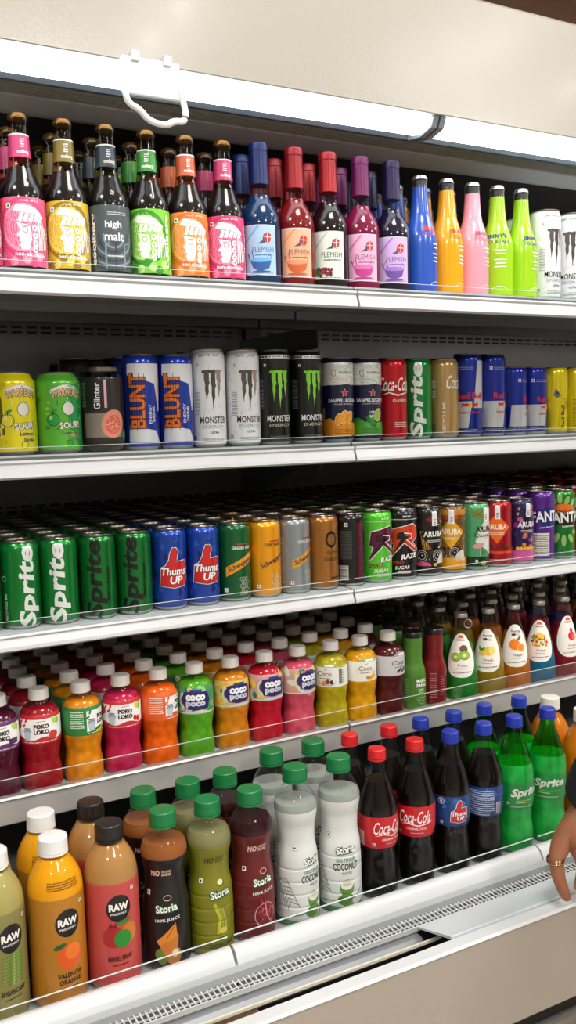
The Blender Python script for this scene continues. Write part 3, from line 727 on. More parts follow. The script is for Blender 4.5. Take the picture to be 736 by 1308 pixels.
def raze(bg, c1, c2, zc):
    def f(A, R, H):
        s = 12; rn = random.Random(4)
        if bg != 'k':
            for i in range(60):
                x, y = rn.uniform(-50, 50), rn.uniform(12, H-24); A.poly([(x, y), (x+3, y+1), (x+1, y+4)], rn.choice(('#3fa81e', '#7ddb45')), 1)
            A.rect(-32, 8, -20, H-18, '#4a0d22', 2); A.lines(-31, 12, -21, H-20, 22, '#c03058', 3)
        A.rect(-90, H-20, 90, H-18.8, '#c9c9c9', 2); A.text('RAZE', s+14, H-14, 16, 3.6, '#e9e9e9', .03)
        P = [(s-14, H-38), (s+26, H-28), (s+34, H-34), (s+36, H-52), (s+24, H-62), (s+40, H-78), (s+28, H-78), (s+8, H-62), (s-20, H-92), (s-10, H-66), (s-18, H-62)]
        A.stroke(P, 3.4, '#e6e6e6', 3, True, 1); A.poly(P, c1, 4, 1)
        A.poly([(s-4, H-44), (s+14, H-40), (s+10, H-50), (s+18, H-50), (s-12, H-82), (s+2, H-56), (s-6, H-56)], c2, 5, 1)
        A.stroke([(s+8, H-44), (s+22, H-46), (s+22, H-54), (s+12, H-56), (s+30, H-72)], 2, '#e9e9e9', 6, k=1)
        A.text('RAZE', s+18, 44, 30, 9, '#f4f4f4', .04, shear=.25, rot=8, layer=6, out='#101010', outw=.05)
        A.text('ZERO', s-6, 32, 26, 7, zc, .03, shear=.2, rot=4, layer=5); A.text('SUGAR', s+5, 23, 28, 6.4, '#f0f0e8', .03, shear=.2, rot=4, layer=5)
        A.rect(s-4, 12, s+20, 17, '#c9b9c0', 2); A.veg(-18+s, 13, 2)
    return f
can('zap_green', 28.5, 131, '#54c62a', raze('g', '#5c1038', '#2a0618', '#8a1f2a'), .35)
can('zap_black', 28.5, 131, '#111113', raze('k', '#d23a1e', '#141414', '#d8261e'), .3)
def aruba(kind, body, dia, tcol, band):
    def f(A, R, H):
        s = 16 if kind != 'mint' else 26; rn = random.Random(len(kind)+8)
        if kind in ('dark', 'yellow'):
            for i in range(120):
                x, y = rn.uniform(-60, 70), rn.uniform(24, H-18); A.stroke([(x, y), (x+rn.uniform(-7, 7), y+rn.uniform(-9, 9))], rn.uniform(.8, 2.8), rn.choice(('#5a3a1e', '#2e3d5a', '#c9a36a', '#3a2a20', '#86a6b4', '#7a2f2f', '#d8cdb2')), 1)
            for dx in (-22, 8):
                A.ell(s+dx, 40, 12, 13, '#16130f', 3)
                for q in (9.5, 6): A.arc(s+dx-1, 39, q, q+1, 0, 360, 1, '#cfc8b8', 4)
                A.ell(s+dx-2, 38, 3.4, 3.6, '#080808', 5); A.ell(s+dx-1, 40, 1.2, 1.2, '#fff', 6)
            if kind == 'dark': A.ell(s-22, 20, 16, 8, '#d4568a', 4, a0=0, a1=180); A.ell(s+2, 22, 4, 3, '#d8c64a', 4)
            A.poly([(s+4, 24), (s+30, 24), (s+26, 46), (s+12, 40)], '#d9d6cc', 4)
            for i in range(5): A.stroke([(s-26+i*4, 86), (s-20+i*3, 50)], 1.6, '#c7913f', 3)
            A.ell(s, H-24, 16, 5, '#7a1f20' if kind == 'dark' else '#b5471f', 3)
        if kind == 'yellow': A.rect(-90, 8, 90, 30, '#e3a21c', 4); A.rect(-90, H-20, 90, H-9, '#c8832a', 2)
        if kind == 'mint':
            A.poly([(s-4, H-12), (s-2, H-36), (s-16, H-56), (s-20, H-76), (s+2, H-92), (s+14, 30), (91, 30), (91, H-12)], '#dfe5da', 1)
            A.poly([(-91, 8), (-91, 30), (91, 24), (91, 8)], '#10302a', 3)
            A.ell(s-14, H-22, 13, 10, '#7a8a3a', 3, rot=-20)
            for i in range(7): A.stroke([(s-14, H-22), (s-14+12*math.cos(i*.9), H-22+9*math.sin(i*.9))], .7, '#3d5424', 4)
            for a in range(5): A.ell(s-18+4*math.cos(a*1.257), H-62+4*math.sin(a*1.257), 2.6, 1.6, '#3c6a4a', 3, 8, a*72)
            A.ell(s-14, 48, 12, 5, '#e79aa0', 4, rot=12); A.stroke([(s-4, 50), (s+2, 58), (s+2, 64), (s+6, 66), (s+8, 60)], 1.2, '#e8b8b8', 4); A.stroke([(s-12, 44), (s-11, 28)], .7, '#e8b8b8', 4)
            A.ell(s-2, 35, 7, 6, '#3f8a5c', 4); A.ell(s-18, 18, 3, 3, '#cfe0b8', 5); A.ell(s-4, 14, 6, 5, '#c9a53a', 5)
        if kind == 'red':
            A.poly([(-91, H-84), (s-10, H-84), (s-4, H-96), (s+8, H-80), (s+16, H-92), (91, H-86), (91, 34), (-91, 34)], '#6e0f16', 1)
            A.rect(-91, 26, 91, 32, '#e0491c', 2); A.lines(s-20, 14, s+20, 18, 1, '#f0d8d0')
        if kind == 'purple':
            for i in range(80):
                x, y = rn.uniform(-50, 60), rn.uniform(26, H-14); A.ell(x, y, rn.uniform(1.5, 6), rn.uniform(1.5, 6), rn.choice(('#8a2d86', '#c24a9a', '#2d2a6a', '#d9873a', '#403a90', '#161440')), 1, 7, rn.uniform(0, 180))
            A.rect(-90, 8, 90, 28, '#d25a9e', 3)
            for i in range(8): A.ell(s-20+i*7, 32, 4, 4, '#e8b43a', 3, 8)
            A.poly([(s-10, 95), (s+34, 95), (s+30, 60), (s-6, 66)], '#171238', 2)
        if dia: A.poly([(s-26, H-52), (s, H-26), (s+26, H-52), (s, H-84)], dia, 5)
        A.rect(s-4, H-36, s+6, H-9, '#eef0ee', 6); A.lines(s-1, H-33, s+4, H-22, 4, '#333', 7)
        A.text('ARUBA', s, H-51, 40, 11, tcol, .03, layer=7); A.lines(s-14, H-66, s+14, H-61, 2, tcol, 7)
    return f
can('parrot_dark', 28.5, 131, '#1d1713', aruba('dark', 0, '#100e0e', '#f2efe8', 0), .3)
can('parrot_yellow', 28.5, 131, '#6a4a20', aruba('yellow', 0, '#e0a51e', '#f7f3e6', 0), .3)
can('flamingo_mint', 28.5, 131, '#4a9a68', aruba('mint', 0, None, '#151a18', 0), .25)
can('diamond_red', 28.5, 131, '#a3141c', aruba('red', 0, '#ee6a1c', '#f8f0e4', 0), .5)
can('purple_night', 28.5, 131, '#1b1745', aruba('purple', 0, None, '#f3eef2', 0), .3)
def fanta(kind):
    def f(A, R, H):
        s = 20; rn = random.Random(6)
        if kind == 'p':
            A.poly([(s-20, H-36), (s+40, H-30), (s+44, H-66), (s-8, H-72)], '#232a78', 1)
            A.text('FANTA', s+8, H-50, 74, 22, '#f4f4fa', .03, rot=3, layer=4, out='#16184a', outw=.05)
            A.text('grape flavoured', s+4, H-72, 32, 4, '#e8e8f4', .01, rot=4); A.rect(s-26, 12, s+8, 58, '#e6e3dc', 3); A.lines(s-24, 15, s+6, 55, 11, '#4a4550', 4)
        else:
            for x, y, a, L in ((s-20, H-32, 60, 16), (s-4, H-24, 95, 18), (s+8, H-28, 70, 16), (s+20, H-30, 50, 15), (s-8, 50, -110, 18), (s+4, 46, -90, 20), (s+16, 48, -60, 16), (s-18, 58, -150, 12), (s+26, 56, -20, 12)):
                A.ell(x+L*.4*math.cos(math.radians(a)), y+L*.4*math.sin(math.radians(a)), L*.62, 5, '#93bd6a', 2, 12, a)
            A.ell(s+8, H-40, 24, 11, '#e8742a', 3, rot=-8); A.poly([(s-26, H-38), (s+40, H-42), (s+42, H-74), (s-24, H-70)], '#142a1e', 3)
            A.text('FANTA', s+8, H-56, 72, 22, '#f4f6f0', .03, rot=3, layer=5, out='#10201a', outw=.05); A.text('kaktus', s+14, H-74, 26, 4.6, '#f0f0e8', .02, rot=4, layer=5)
    return f
can('grape_purple', 28.5, 142, '#5a2a8a', fanta('p'), .5)
can('cactus_green', 28.5, 142, '#1d7a2c', fanta('g'), .5)
def redend(A, R, H): A.rect(-60, H-40, 0, H-20, '#b9bcc2', 1); A.text('FANTA', 20, H-56, 72, 22, '#f4f6f0', .03, rot=3, layer=5, out='#3a0a0e', outw=.05)
can('red_end', 28.5, 142, '#b5121c', redend, .5)
can('dark_spare', 29, 147, '#15131c', None, .3)
# clear plastic can
def guava(A, R, H):
    s = 2
    A.rect(-24, 62, 40, 112, '#0f0e10', 0, 1); A.rect(-46, 66, -25, 108, '#1a1a1c', 0, 1); A.lines(-44, 68, -27, 106, 14, '#9a9a9a', 2, k=1)
    A.text('Glinter', s-10, 84, 40, 10, '#eef0f2', .02, rot=90, layer=3, k=2); A.rect(s+1, 66, s+5, 108, '#e0a9b4', 2, 1)
    for i in range(4): A.rect(s+12+i*4.5, 64, s+14.5+i*4.5, 108, '#3a2a24', 2, 1)
    A.rect(-30, 22, 30, 58, '#8d8078', 1, 1)
    A.ell(s+14, 42, 19, 22, '#a9a35c', 2, rot=-20, k=1); A.ell(s+14, 42, 17.6, 20.4, '#e88a7c', 3, rot=-20, k=1); A.ell(s+14, 41, 12, 14.5, '#d8604f', 4, rot=-20, k=1)
    rn = random.Random(2)
    for i in range(60):
        a, q = rn.uniform(0, 6.28), rn.uniform(3, 12); A.ell(s+14+q*math.cos(a)*.85, 41+q*math.sin(a), .9, .7, '#f3c4a0', 5, 5, k=1)
    A.ell(s+32, 28, 8, 4, '#2f6b2e', 5, rot=35, k=1); A.ell(s+36, 24, 7, 4, '#3f8438', 5, rot=70, k=1)
bottle('guava_clear', [(0, 24), (3, 26), (8, 31), (14, 32.5), (60, 32.5), (108, 32.5), (116, 31), (122, 27), (124, 26)],
       lambda root, top: child(root, 'lid', lathe('lid', [(121, 26.4), (121, 27.4), (127, 27.2), (128, 26.4), (127.5, 25), (124, 24), (124, .001)], ALUD, 36, open_ends=True)),
       liquid('guava', '#3a302c', ('n', 20, .5)), 112, art=guava, rref=32.5, names=('label', 'artwork', 'lettering'))
PROTO['guava_clear'].name = 'clear_can'

# ---- top shelf bottles ---------------------------------------------------
def beerlabel(c, dk, lt, mode, veg='#1f8a3a'):
    def f(A, R, r):
        A.rect(-95, 5, 95, 93, c, 0, 0); s = {'face': 4, 'malt': 8, 'turned': -6}[mode]
        if mode == 'malt':
            for i in range(7): A.arc(s, 52, 8+i*7, 10+i*6, 170, 370, 2.6, lt if i % 2 else dk, 1, 20); 
            for i in range(5): A.stroke([(s-26+i*14, 8), (s-26+i*14, 40), (s-18+i*14, 44)], 2.6, lt if i % 2 else dk, 1)
        else:
            for q, cl in ((38, dk), (34, c), (31, lt), (28, c)): A.ell(s-6, 54, q, q*1.0, cl, 1 if q > 33 else 2 if q > 30 else 2, 26)
            for i in range(12): A.ell(-44+i*9, 14+5*math.sin(i*1.9), 6, 6, lt if i % 2 else dk, 3, 12)
            for i in range(9): A.ell(-42+i*11, 14+5*math.sin(i*1.9), 3.4, 3.4, c, 3, 10)
        if mode == 'malt':
            A.text('high', s, 66, 24, 12, '#f2f2f0', .02); A.text('malt', s+1, 51, 28, 12, '#f2f2f0', .02)
            A.text('coolberg', s-30, 48, 70, 11, '#f4f4f4', .03, rot=90); A.lines(s-8, 80, s+20, 85, 2, '#d8d8d8'); A.lines(s-10, 24, s+14, 28, 1, '#d8d8d8')
        else:
            W = '#fbf6f4'
            # line-drawn head in profile: cap bands, cheek, nose and beard strokes
            A.poly([(s-20, 76), (s-14, 84), (s+10, 80), (s+24, 70), (s+22, 66), (s+6, 72), (s-14, 74)], W, 4, 1)
            for i in range(5): A.poly([(s-14+i*7, 62+i*.2), (s-10+i*7, 73-i*.6), (s-5+i*7, 72-i*.8), (s-9+i*7, 61)], W, 4, 1)
            A.poly([(s-15, 60), (s+3, 57), (s+4, 40), (s, 26), (s-10, 26), (s-12, 32), (s-9, 35), (s-13, 37), (s-12, 41), (s-16, 44), (s-11, 50)], W, 4, 1)
            A.arc(s-4, 51, 3.4, 3.4, 0, 360, .9, c, 5, 10, k=1); A.stroke([(s-9, 55), (s+2, 56)], .9, c, 5, k=1)
            for i, (x, y) in enumerate(((s+9, 54), (s+9, 44), (s+9, 34), (s+9, 26))): A.ell(x, y, 3.8, 4.3, W, 4, 9, k=1); A.ell(x, y, 1.3, 1.6, c, 5, 6, k=1)
            for i in range(4): A.stroke([(s+15+i*3.4, 62-i*2), (s+16+i*4.2, 40), (s+15+i*4.6, 26+i)], 2.0, W, 4, k=1)
            if mode == 'face':
                A.text('non-alcoholic', s+3, 20, 44, 5.6, W, .02, layer=5, rot=-2); A.veg(s-26, 82, 3.6, veg); A.text('peach berry' if 0 else 'malt drink', s+4, 88.5, 26, 3, W, layer=4)
                A.bars(-47, 8, -38, 20); A.lines(-47, 24, -38, 84, 16, W)
                A.text('coolberg', 40, 48, 72, 9, W, .03, rot=90, layer=5)
            else: A.text('coolberg', 26, 50, 74, 11, W, .03, rot=90, layer=6)
        # neck band
        A.rect(-95, 147, 95, 177, {'#e8608f': '#cb3a76', '#d9b52a': '#77681a', '#46525a': '#2b3a44', '#7ad02c': '#2f8a2c', '#f0873a': '#c65a30', '#e0457e': '#bf3468'}[c], 0, 0); A.rect(-95, 175, 95, 177, '#e9e2da', 1, 1)
        A.text('coolberg', s+4, 153.5, 34, 6.4, '#fbf8f4', .02, layer=3)
        for j in range(4): A.text(('cool', 'berg', 'fun', 'beer')[j], s+2, 170-j*3.1, 13, 2.6, '#fbf8f4', .03, layer=3)
    return f
BEER = [(0, 27), (2, 30), (5, 30.5), (92, 30.5), (104, 29), (122, 22), (138, 16.5), (146, 15.3), (178, 13.6), (190, 13.2), (194, 14.2), (201, 13.8), (203, 13)]
AMBER = liquid('dark_malt', '#0e0704')
GOLDGLASS = clear('gold_tinted_glass', '#e8d49a')
for nm, c, dk, lt, md in (('pink', '#e8608f', '#d9447a', '#f6a3be', 'face'), ('yellow', '#d9b52a', '#8c7414', '#f0d868', 'face'), ('grey', '#46525a', '#2c363c', '#7d8f99', 'malt'), ('green', '#7ad02c', '#2f8f22', '#c4ee8e', 'turned'), ('orange', '#f0873a', '#dd6a22', '#f8ab6e', 'face'), ('rose', '#e0457e', '#c22c66', '#f08aac', 'face')):
    bottle('malt_'+nm, BEER, crown('#8e7444', 12.0, .7), AMBER, 134, GOLDGLASS, beerlabel(c, dk, lt, md, '#1f8a3a' if nm != 'rose' else '#5a2a1a'), 30.5)
    if nm == 'yellow': pass
def flem(lab, c1, splash, tc, grape=False):
    def f(A, R, r):
        s = 5
        A.poly([(s-27, 12), (s+25, 12), (s+25, 85), (s-27, 85)], '#cfd2d6', 0, 0); A.poly([(s-25.5, 13.5), (s+23.5, 13.5), (s+23.5, 83.5), (s-25.5, 83.5)], lab, 1, 0)
        A.poly([(s-25, 58), (s-2, 83), (s-6, 83), (s-25, 63)], c1, 2, 1)
        # crest
        A.poly([(s+4, 71), (s+10, 74), (s+16, 71), (s+15, 62), (s+10, 57), (s+5, 62)], '#c03028', 4, 1); A.stroke([(s+10, 73), (s+10, 58)], 1, '#f0e6d8', 5, k=1); A.stroke([(s+5, 67), (s+15, 67)], 1, '#f0e6d8', 5, k=1)
        A.poly([(s-6, 57), (s+2, 62), (s+4, 70), (s+6, 58)], '#4a4a6a', 3, 1)
        A.text('FLEMISH', s+3, 49, 34, 8, tc, .0, layer=4); A.lines(s-10, 40, s+18, 44, 1, tc)
        if grape:
            rn = random.Random(1)
            for i in range(22): A.ell(s-8+rn.uniform(-9, 10), 22+rn.uniform(-5, 6), 2.6, 2.6, rn.choice(('#7a1830', '#a02c48', '#5a1024')), 4, 9, k=1)
            A.ell(s-20, 24, 5, 7, '#4a7a30', 4, k=1)
        else:
            A.poly([(s-18, 34), (s+16, 34), (s+12, 22), (s+2, 18), (s-6, 18), (s-14, 23)], splash, 4, 1); A.ell(s-1, 34, 17, 3.4, c1, 5, k=1)
            A.stroke([(s-18, 34), (s-22, 44), (s-19, 40), (s-15, 48), (s-12, 36)], 1.6, splash, 4, k=1); A.stroke([(s+8, 35), (s+13, 43), (s+16, 36)], 1.3, splash, 4, k=1)
            A.ell(s-1, 16.6, 16, 1.6, splash, 3, k=1)
        A.lines(s-20, 14, s+18, 16, 1, tc)
    return f
WINE = [(0, 28), (2, 30), (6, 31), (88, 31), (100, 29.5), (116, 23), (128, 16), (136, 14.6), (150, 15), (176, 14.2), (198, 13.6), (203, 14.2), (206, 13.8)]
def capsule(col):
    m = mat('capsule_'+col.strip('#'), col, .35, .25)
    def f(root, top): child(root, 'capsule', lathe('capsule', [(148, 15.1), (148, 15.7), (160, 15.4), (185, 14.6), (196, 14.2), (197, 15), (206, 14.8), (208, 14), (208.6, 12)], m, 36))
    return f
for nm, lq, cap_, lab, c1, sp, tc, gr_ in (('blue', '#042c52', '#0c1f56', '#a8c8e8', '#6aaee0', '#2a5a9a', '#3a6a9a', False), ('red', '#6c080e', '#8e0f16', '#efb08c', '#e8946a', '#c85a2a', '#7a4a3a', False), ('dark', '#16060a', '#98121a', '#dfe8dc', '#b8c8c0', '#7a1830', '#3a4a42', True), ('magenta', '#700a38', '#661450', '#efb2d4', '#e070b0', '#b83a8a', '#8a3a6a', False), ('violet', '#140a26', '#1b0f3e', '#cdb0e4', '#a07ad0', '#6a4a9a', '#6a4a8a', False)):
    bottle('wine_'+nm, WINE, capsule(cap_), liquid('wine_'+nm, lq, rough=.12), 132, GLASS, flem(lab, c1, sp, tc, gr_), 31)
def jim(tc):
    def f(A, R, r):
        s = 14
        A.text("JIMMY'S", s, 103, 46, 9.5, tc, .04, k=2); A.text('COCKTAILS', s+2, 94, 48, 6.2, tc, .01, k=2)
        for j, y in enumerate((78, 72, 62, 56, 50)): A.rect(s-4+j % 2*3, y, s+18, y+2, '#f4efe6', 3, 2)
        A.arc(s+5, 8, 16, 10, 20, 160, .6, '#ffffff', 2, 10, k=1)
    return f
JP = [(0, 26), (3, 28.5), (8, 29), (78, 29), (92, 28.2), (112, 23), (132, 17), (160, 14), (176, 13.3), (180, 13.2), (184, 14), (189, 13.4), (191, 12.8)]
for nm, c, tc in (('blue', '#2a55b8', '#d8322c'), ('orange', '#f2a210', '#c8341c'), ('pink', '#f09cae', '#c8324c'), ('lime', '#9ed01c', '#1f3a6a')):
    prof = spline(JP, 3.5)
    pm = mat('painted_glass_'+nm, c, .22, 0, .4)
    root = link('drink_bottle', lathe('drink_bottle', [(0, 22)]+prof[1:], [pm, GLASS], 40, [0 if prof[min(i, len(prof)-1)][0] < 172 else 1 for i in range(len(prof))]))
    child(root, 'neck_sleeve', lathe('neck_sleeve', [(170, 13.3), (178, 12.9), (184, 12.6)], mat('neck_dark', '#2a2420', .4), 28))
    crown('#c9c9c6', 11.9)(root, 191)
    A = Art(); jim(tc)(A, None, 29); A.build(rfun(prof), 29, root, m=attr_mat('printed_glass_'+nm, .3, 0, .3))
    PROTO['cocktail_'+nm] = root

# ---- fourth shelf ----------------------------------------------------------
PET = [(0, 26), (2, 29), (8, 30.5), (24, 30), (46, 27), (62, 29), (74, 30.8), (80, 31), (112, 30.6), (121, 28), (129, 22), (134, 15), (137, 13.5), (141, 13)]
def pokolabel(c, fruit, fc, variant):
    def f(A, R, r):
        A.rect(-97, 76, 97, 120, '#f4f0ee', 0, 0); s = 2 if variant == 'front' else (14 if variant == 'turned' else 20)
        A.poly([(-97, 76), (97, 76), (97, 84)]+[(x, 84+3*math.sin(x/7)) for x in range(91, -97, -6)]+[(-97, 86)], c, 2, 0)
        A.poly([(-97, 114), (97, 114), (97, 120), (-97, 120)], c, 1, 0)
        A.poly([(s-56, 76), (s-97, 76), (s-97, 120), (s-48, 120), (s-36, 112), (s-30, 104)], c, 1, 0)
        if variant != 'front': A.rect(-97, 76, s-26, 120, '#1f7a36' if variant == 'turned' else c, 2, 0); A.lines(s-52, 88, s-30, 116, 8, '#dfe8da', 3)
        for x, y, a in ((s-30, 110, 50), (s-24, 104, 40), (s-34, 100, 30), (s-20, 112, 70)): A.ell(x, y, 4.2, 1.8, c, 3, 10, a, k=1)
        A.ell(s-18, 96, 7, 3, '#8d98a8', 3, k=1); A.poly([(s-25, 96), (s-11, 96), (s-14, 82), (s-22, 82)], '#b9c4d0', 3, 1); A.stroke([(s-23, 100), (s-13, 100)], 2, '#6a7686', 4, k=1)
        A.text('POKO', s+4, 103, 23, 7, '#131313', .06, layer=4); A.text('LOKO', s+4, 94.5, 23, 7, '#131313', .06, layer=4); A.lines(s-3, 110, s+11, 112, 1, '#333')
        fx = s+22
        if fruit == 'melon': A.ell(fx, 88, 8, 6.5, '#2f7a2f', 3, k=1); A.ell(fx, 88.5, 6.8, 5.2, '#d8303a', 4, k=1)
        elif fruit == 'grape':
            for i in range(8): A.ell(fx-6+i % 4*4, 86+i//4*4, 2.6, 2.6, '#4a2a5a', 4, 8, k=1)
        elif fruit == 'banana': A.arc(s-6, 92, 11, 12, 250, 340, 3.6, '#e8c83a', 5, k=1)
        elif fruit == 'berry': A.ell(fx-2, 90, 3, 5, '#c02030', 4, k=1); A.ell(fx+4, 88, 3, 5, '#c02030', 4, k=1)
        else: A.ell(fx, 88, 6, 6, fc, 4, k=1)
        A.ell(fx+2, 110, 4, 6, '#b9d85a', 3, k=1, rot=30); A.ell(fx+8, 108, 4, 5, '#8fc23a', 3, k=1)
        A.lines(s-24, 78, s+30, 80.5, 1, '#fff')
    return f
def cocolabel(c1, c2, rot):
    def f(A, R, r):
        A.rect(-97, 76, 97, 120, c1, 0, 0); s = rot; rn = random.Random(int(rot)+5)
        for i in range(26): A.ell(rn.uniform(-60, 60), rn.uniform(78, 118), rn.uniform(4, 12), rn.uniform(3, 7), rn.choice((c2, '#e8c85a', '#2a6a5a', c1, '#d9dcd0')), 1, 10, rn.uniform(0, 180), k=0)
        A.rect(-97, 76, 97, 78.5, '#ccd2c8', 2, 0); A.ell(s-18, 98, 9, 14, '#d8d2c4', 2, k=1); A.ell(s-18, 99, 5.5, 8, '#6a4a3a', 3, k=1)
        A.poly([(s-18, 112), (s, 115), (s+24, 112), (s+28, 98), (s+24, 84), (s+2, 82), (s-16, 85), (s-21, 98)], '#251a5e', 4, 1)
        A.text('coco', s+3, 103.5, 33, 10.5, '#eef0f6', .06, layer=6); A.text('poco', s+3, 91.5, 33, 11, '#c9cfd8', .06, layer=6)
        A.rect(s-6, 113.5, s+14, 117, '#2a3a7a', 5, 1); A.ell(s+4, 79, 20, 2, '#c8d0d8', 5, k=1)
    return f
def icoco(fr, dark):
    def f(A, R, r):
        s = {'a': 2, 'b': 6, 'c': 12}[fr]
        A.rect(-97, 77, 97, 114, '#eceae2' if fr != 'c' else '#c9c6c8', 0, 0); A.poly([(s-20, 113), (s, 121), (s+22, 117), (s+40, 111), (s+10, 113)], '#9aa84a' if fr != 'c' else '#9a9498', 1, 0)
        A.poly([(s-4, 117), (s+16, 117), (s+14, 114), (s-2, 114)], '#f4f2ea', 2, 0)
        A.text('iCoco', s-4, 101, 28, 9, dark, .01, layer=3); A.lines(s-14, 92, s+8, 95, 1, '#5a5040'); A.stroke([(s-3, 108), (s+2, 110)], 1, '#6a8a3a', 3)
        if fr == 'a':
            A.ell(s-4, 84, 4, 5, '#e08a3a', 3, k=1, rot=-30); A.ell(s+3, 87, 4, 5, '#7a4a2a', 3, k=1); A.ell(s+10, 86, 3, 4, '#4a3a2a', 3, k=1); A.arc(s+2, 92, 18, 12, 200, 330, .7, '#4a4a3a', 3)
        elif fr == 'b': A.ell(s+10, 84, 9, 3.6, '#e0a820', 3, k=1, rot=15); A.ell(s+14, 90, 6, 2.8, '#e8c04a', 3, k=1, rot=60); A.ell(s+2, 84, 5, 3, '#c88a1a', 3, k=1)
        else:
            for q in range(7): A.ell(s-6+q*3.6, 84+(q % 3)*2.5, 2.8, 2.8, '#2a1a3a', 3, 8, k=1)
        A.lines(-44, 80, -30, 112, 12, '#8d8a80'); A.rect(s+24, 82, s+30, 110, '#8d8a80', 2, 2); A.lines(s+24, 82, s+34, 110, 9, '#2a2a2a', 3)
    return f
WCAP = screwcap('#ded8d2', 15.2, 19, False, 136, .5)
PINKCAP = screwcap('#ddc4bd', 15.2, 19, False, 136, .5)
def pet(name, lq, art, cap=WCAP, jelly=.2):
    bottle(name, PET, cap, liquid(name, lq, ('vor', 75, jelly)), 128, None, art, 31)
pet('loko_purple', '#4a0f26', pokolabel('#5a2a5e', 'grape', 0, 'front'))
pet('loko_melon', '#8c0f1c', pokolabel('#b8202a', 'melon', 0, 'front'))
pet('loko_mango', '#d0800c', pokolabel('#1f7a36', 'banana', 0, 'turned'))
pet('loko_pink', '#b01848', pokolabel('#c0202e', 'berry', 0, 'front'))
pet('loko_orange', '#dc5a08', pokolabel('#e05a1c', 'orange', '#ee8a2a', 'side'))
pet('poco_green', '#4f9a1c', cocolabel('#3f8a5a', '#7ab86a', 2))
pet('poco_orange', '#c8780e', cocolabel('#c8b45a', '#e0a04a', 6))
pet('poco_red', '#b01026', cocolabel('#c8a0a0', '#e07a6a', 8))
pet('poco_pink', '#c64a60', cocolabel('#c8a090', '#e09a7a', 10))
pet('ico_lime', '#a89a14', icoco('a', '#4a4a3a'))
pet('ico_mango', '#cf920a', icoco('b', '#8a7a3a'))
pet('ico_grape', '#4a1418', icoco('c', '#2a2a2a'))
def panna(A, R, r):
    s = 17
    A.text('MABAL', s+3, 56, 26, 7, '#eef0e8', .03, k=2); A.text('PANAS', s+3, 47, 26, 7, '#eef0e8', .03, k=2); A.lines(s-6, 32, s+8, 42, 3, '#d8e0d0')
    for x, y, a in ((s-4, 22, 60), (s+6, 26, 110), (s+12, 20, 40), (s+2, 14, 10)): A.arc(x, y, 6, 3, 0, 360, .5, '#cfe0c0', 2, 10, k=1)
    A.lines(-22, 16, -10, 62, 14, '#7fa878')
JUICE = [(0, 25), (3, 27.5), (8, 28), (64, 28), (76, 26), (88, 21.5), (96, 20.5), (132, 21), (138, 19), (140, 18)]
def lidcap(root, top): child(root, 'twist_lid', lathe('twist_lid', [(138, 20.5), (138, 22), (139, 22.6), (146, 22.4), (147.5, 21.2), (147, 19)], mat('black_lid', '#1a1a1c', .3, .2, .5), 36))
bottle('tall_green', JUICE, lidcap, liquid('panna_green', '#4c7a2c', rough=.2), 137, GLASS, panna, 28)
bottle('tall_red', JUICE, lidcap, liquid('panna_red', '#6e141a', rough=.2), 137, GLASS, lambda A, R, r: A.lines(-14, 16, 2, 66, 11, '#b8707a').lines(10, 20, 24, 60, 8, '#a8606a'), 28)
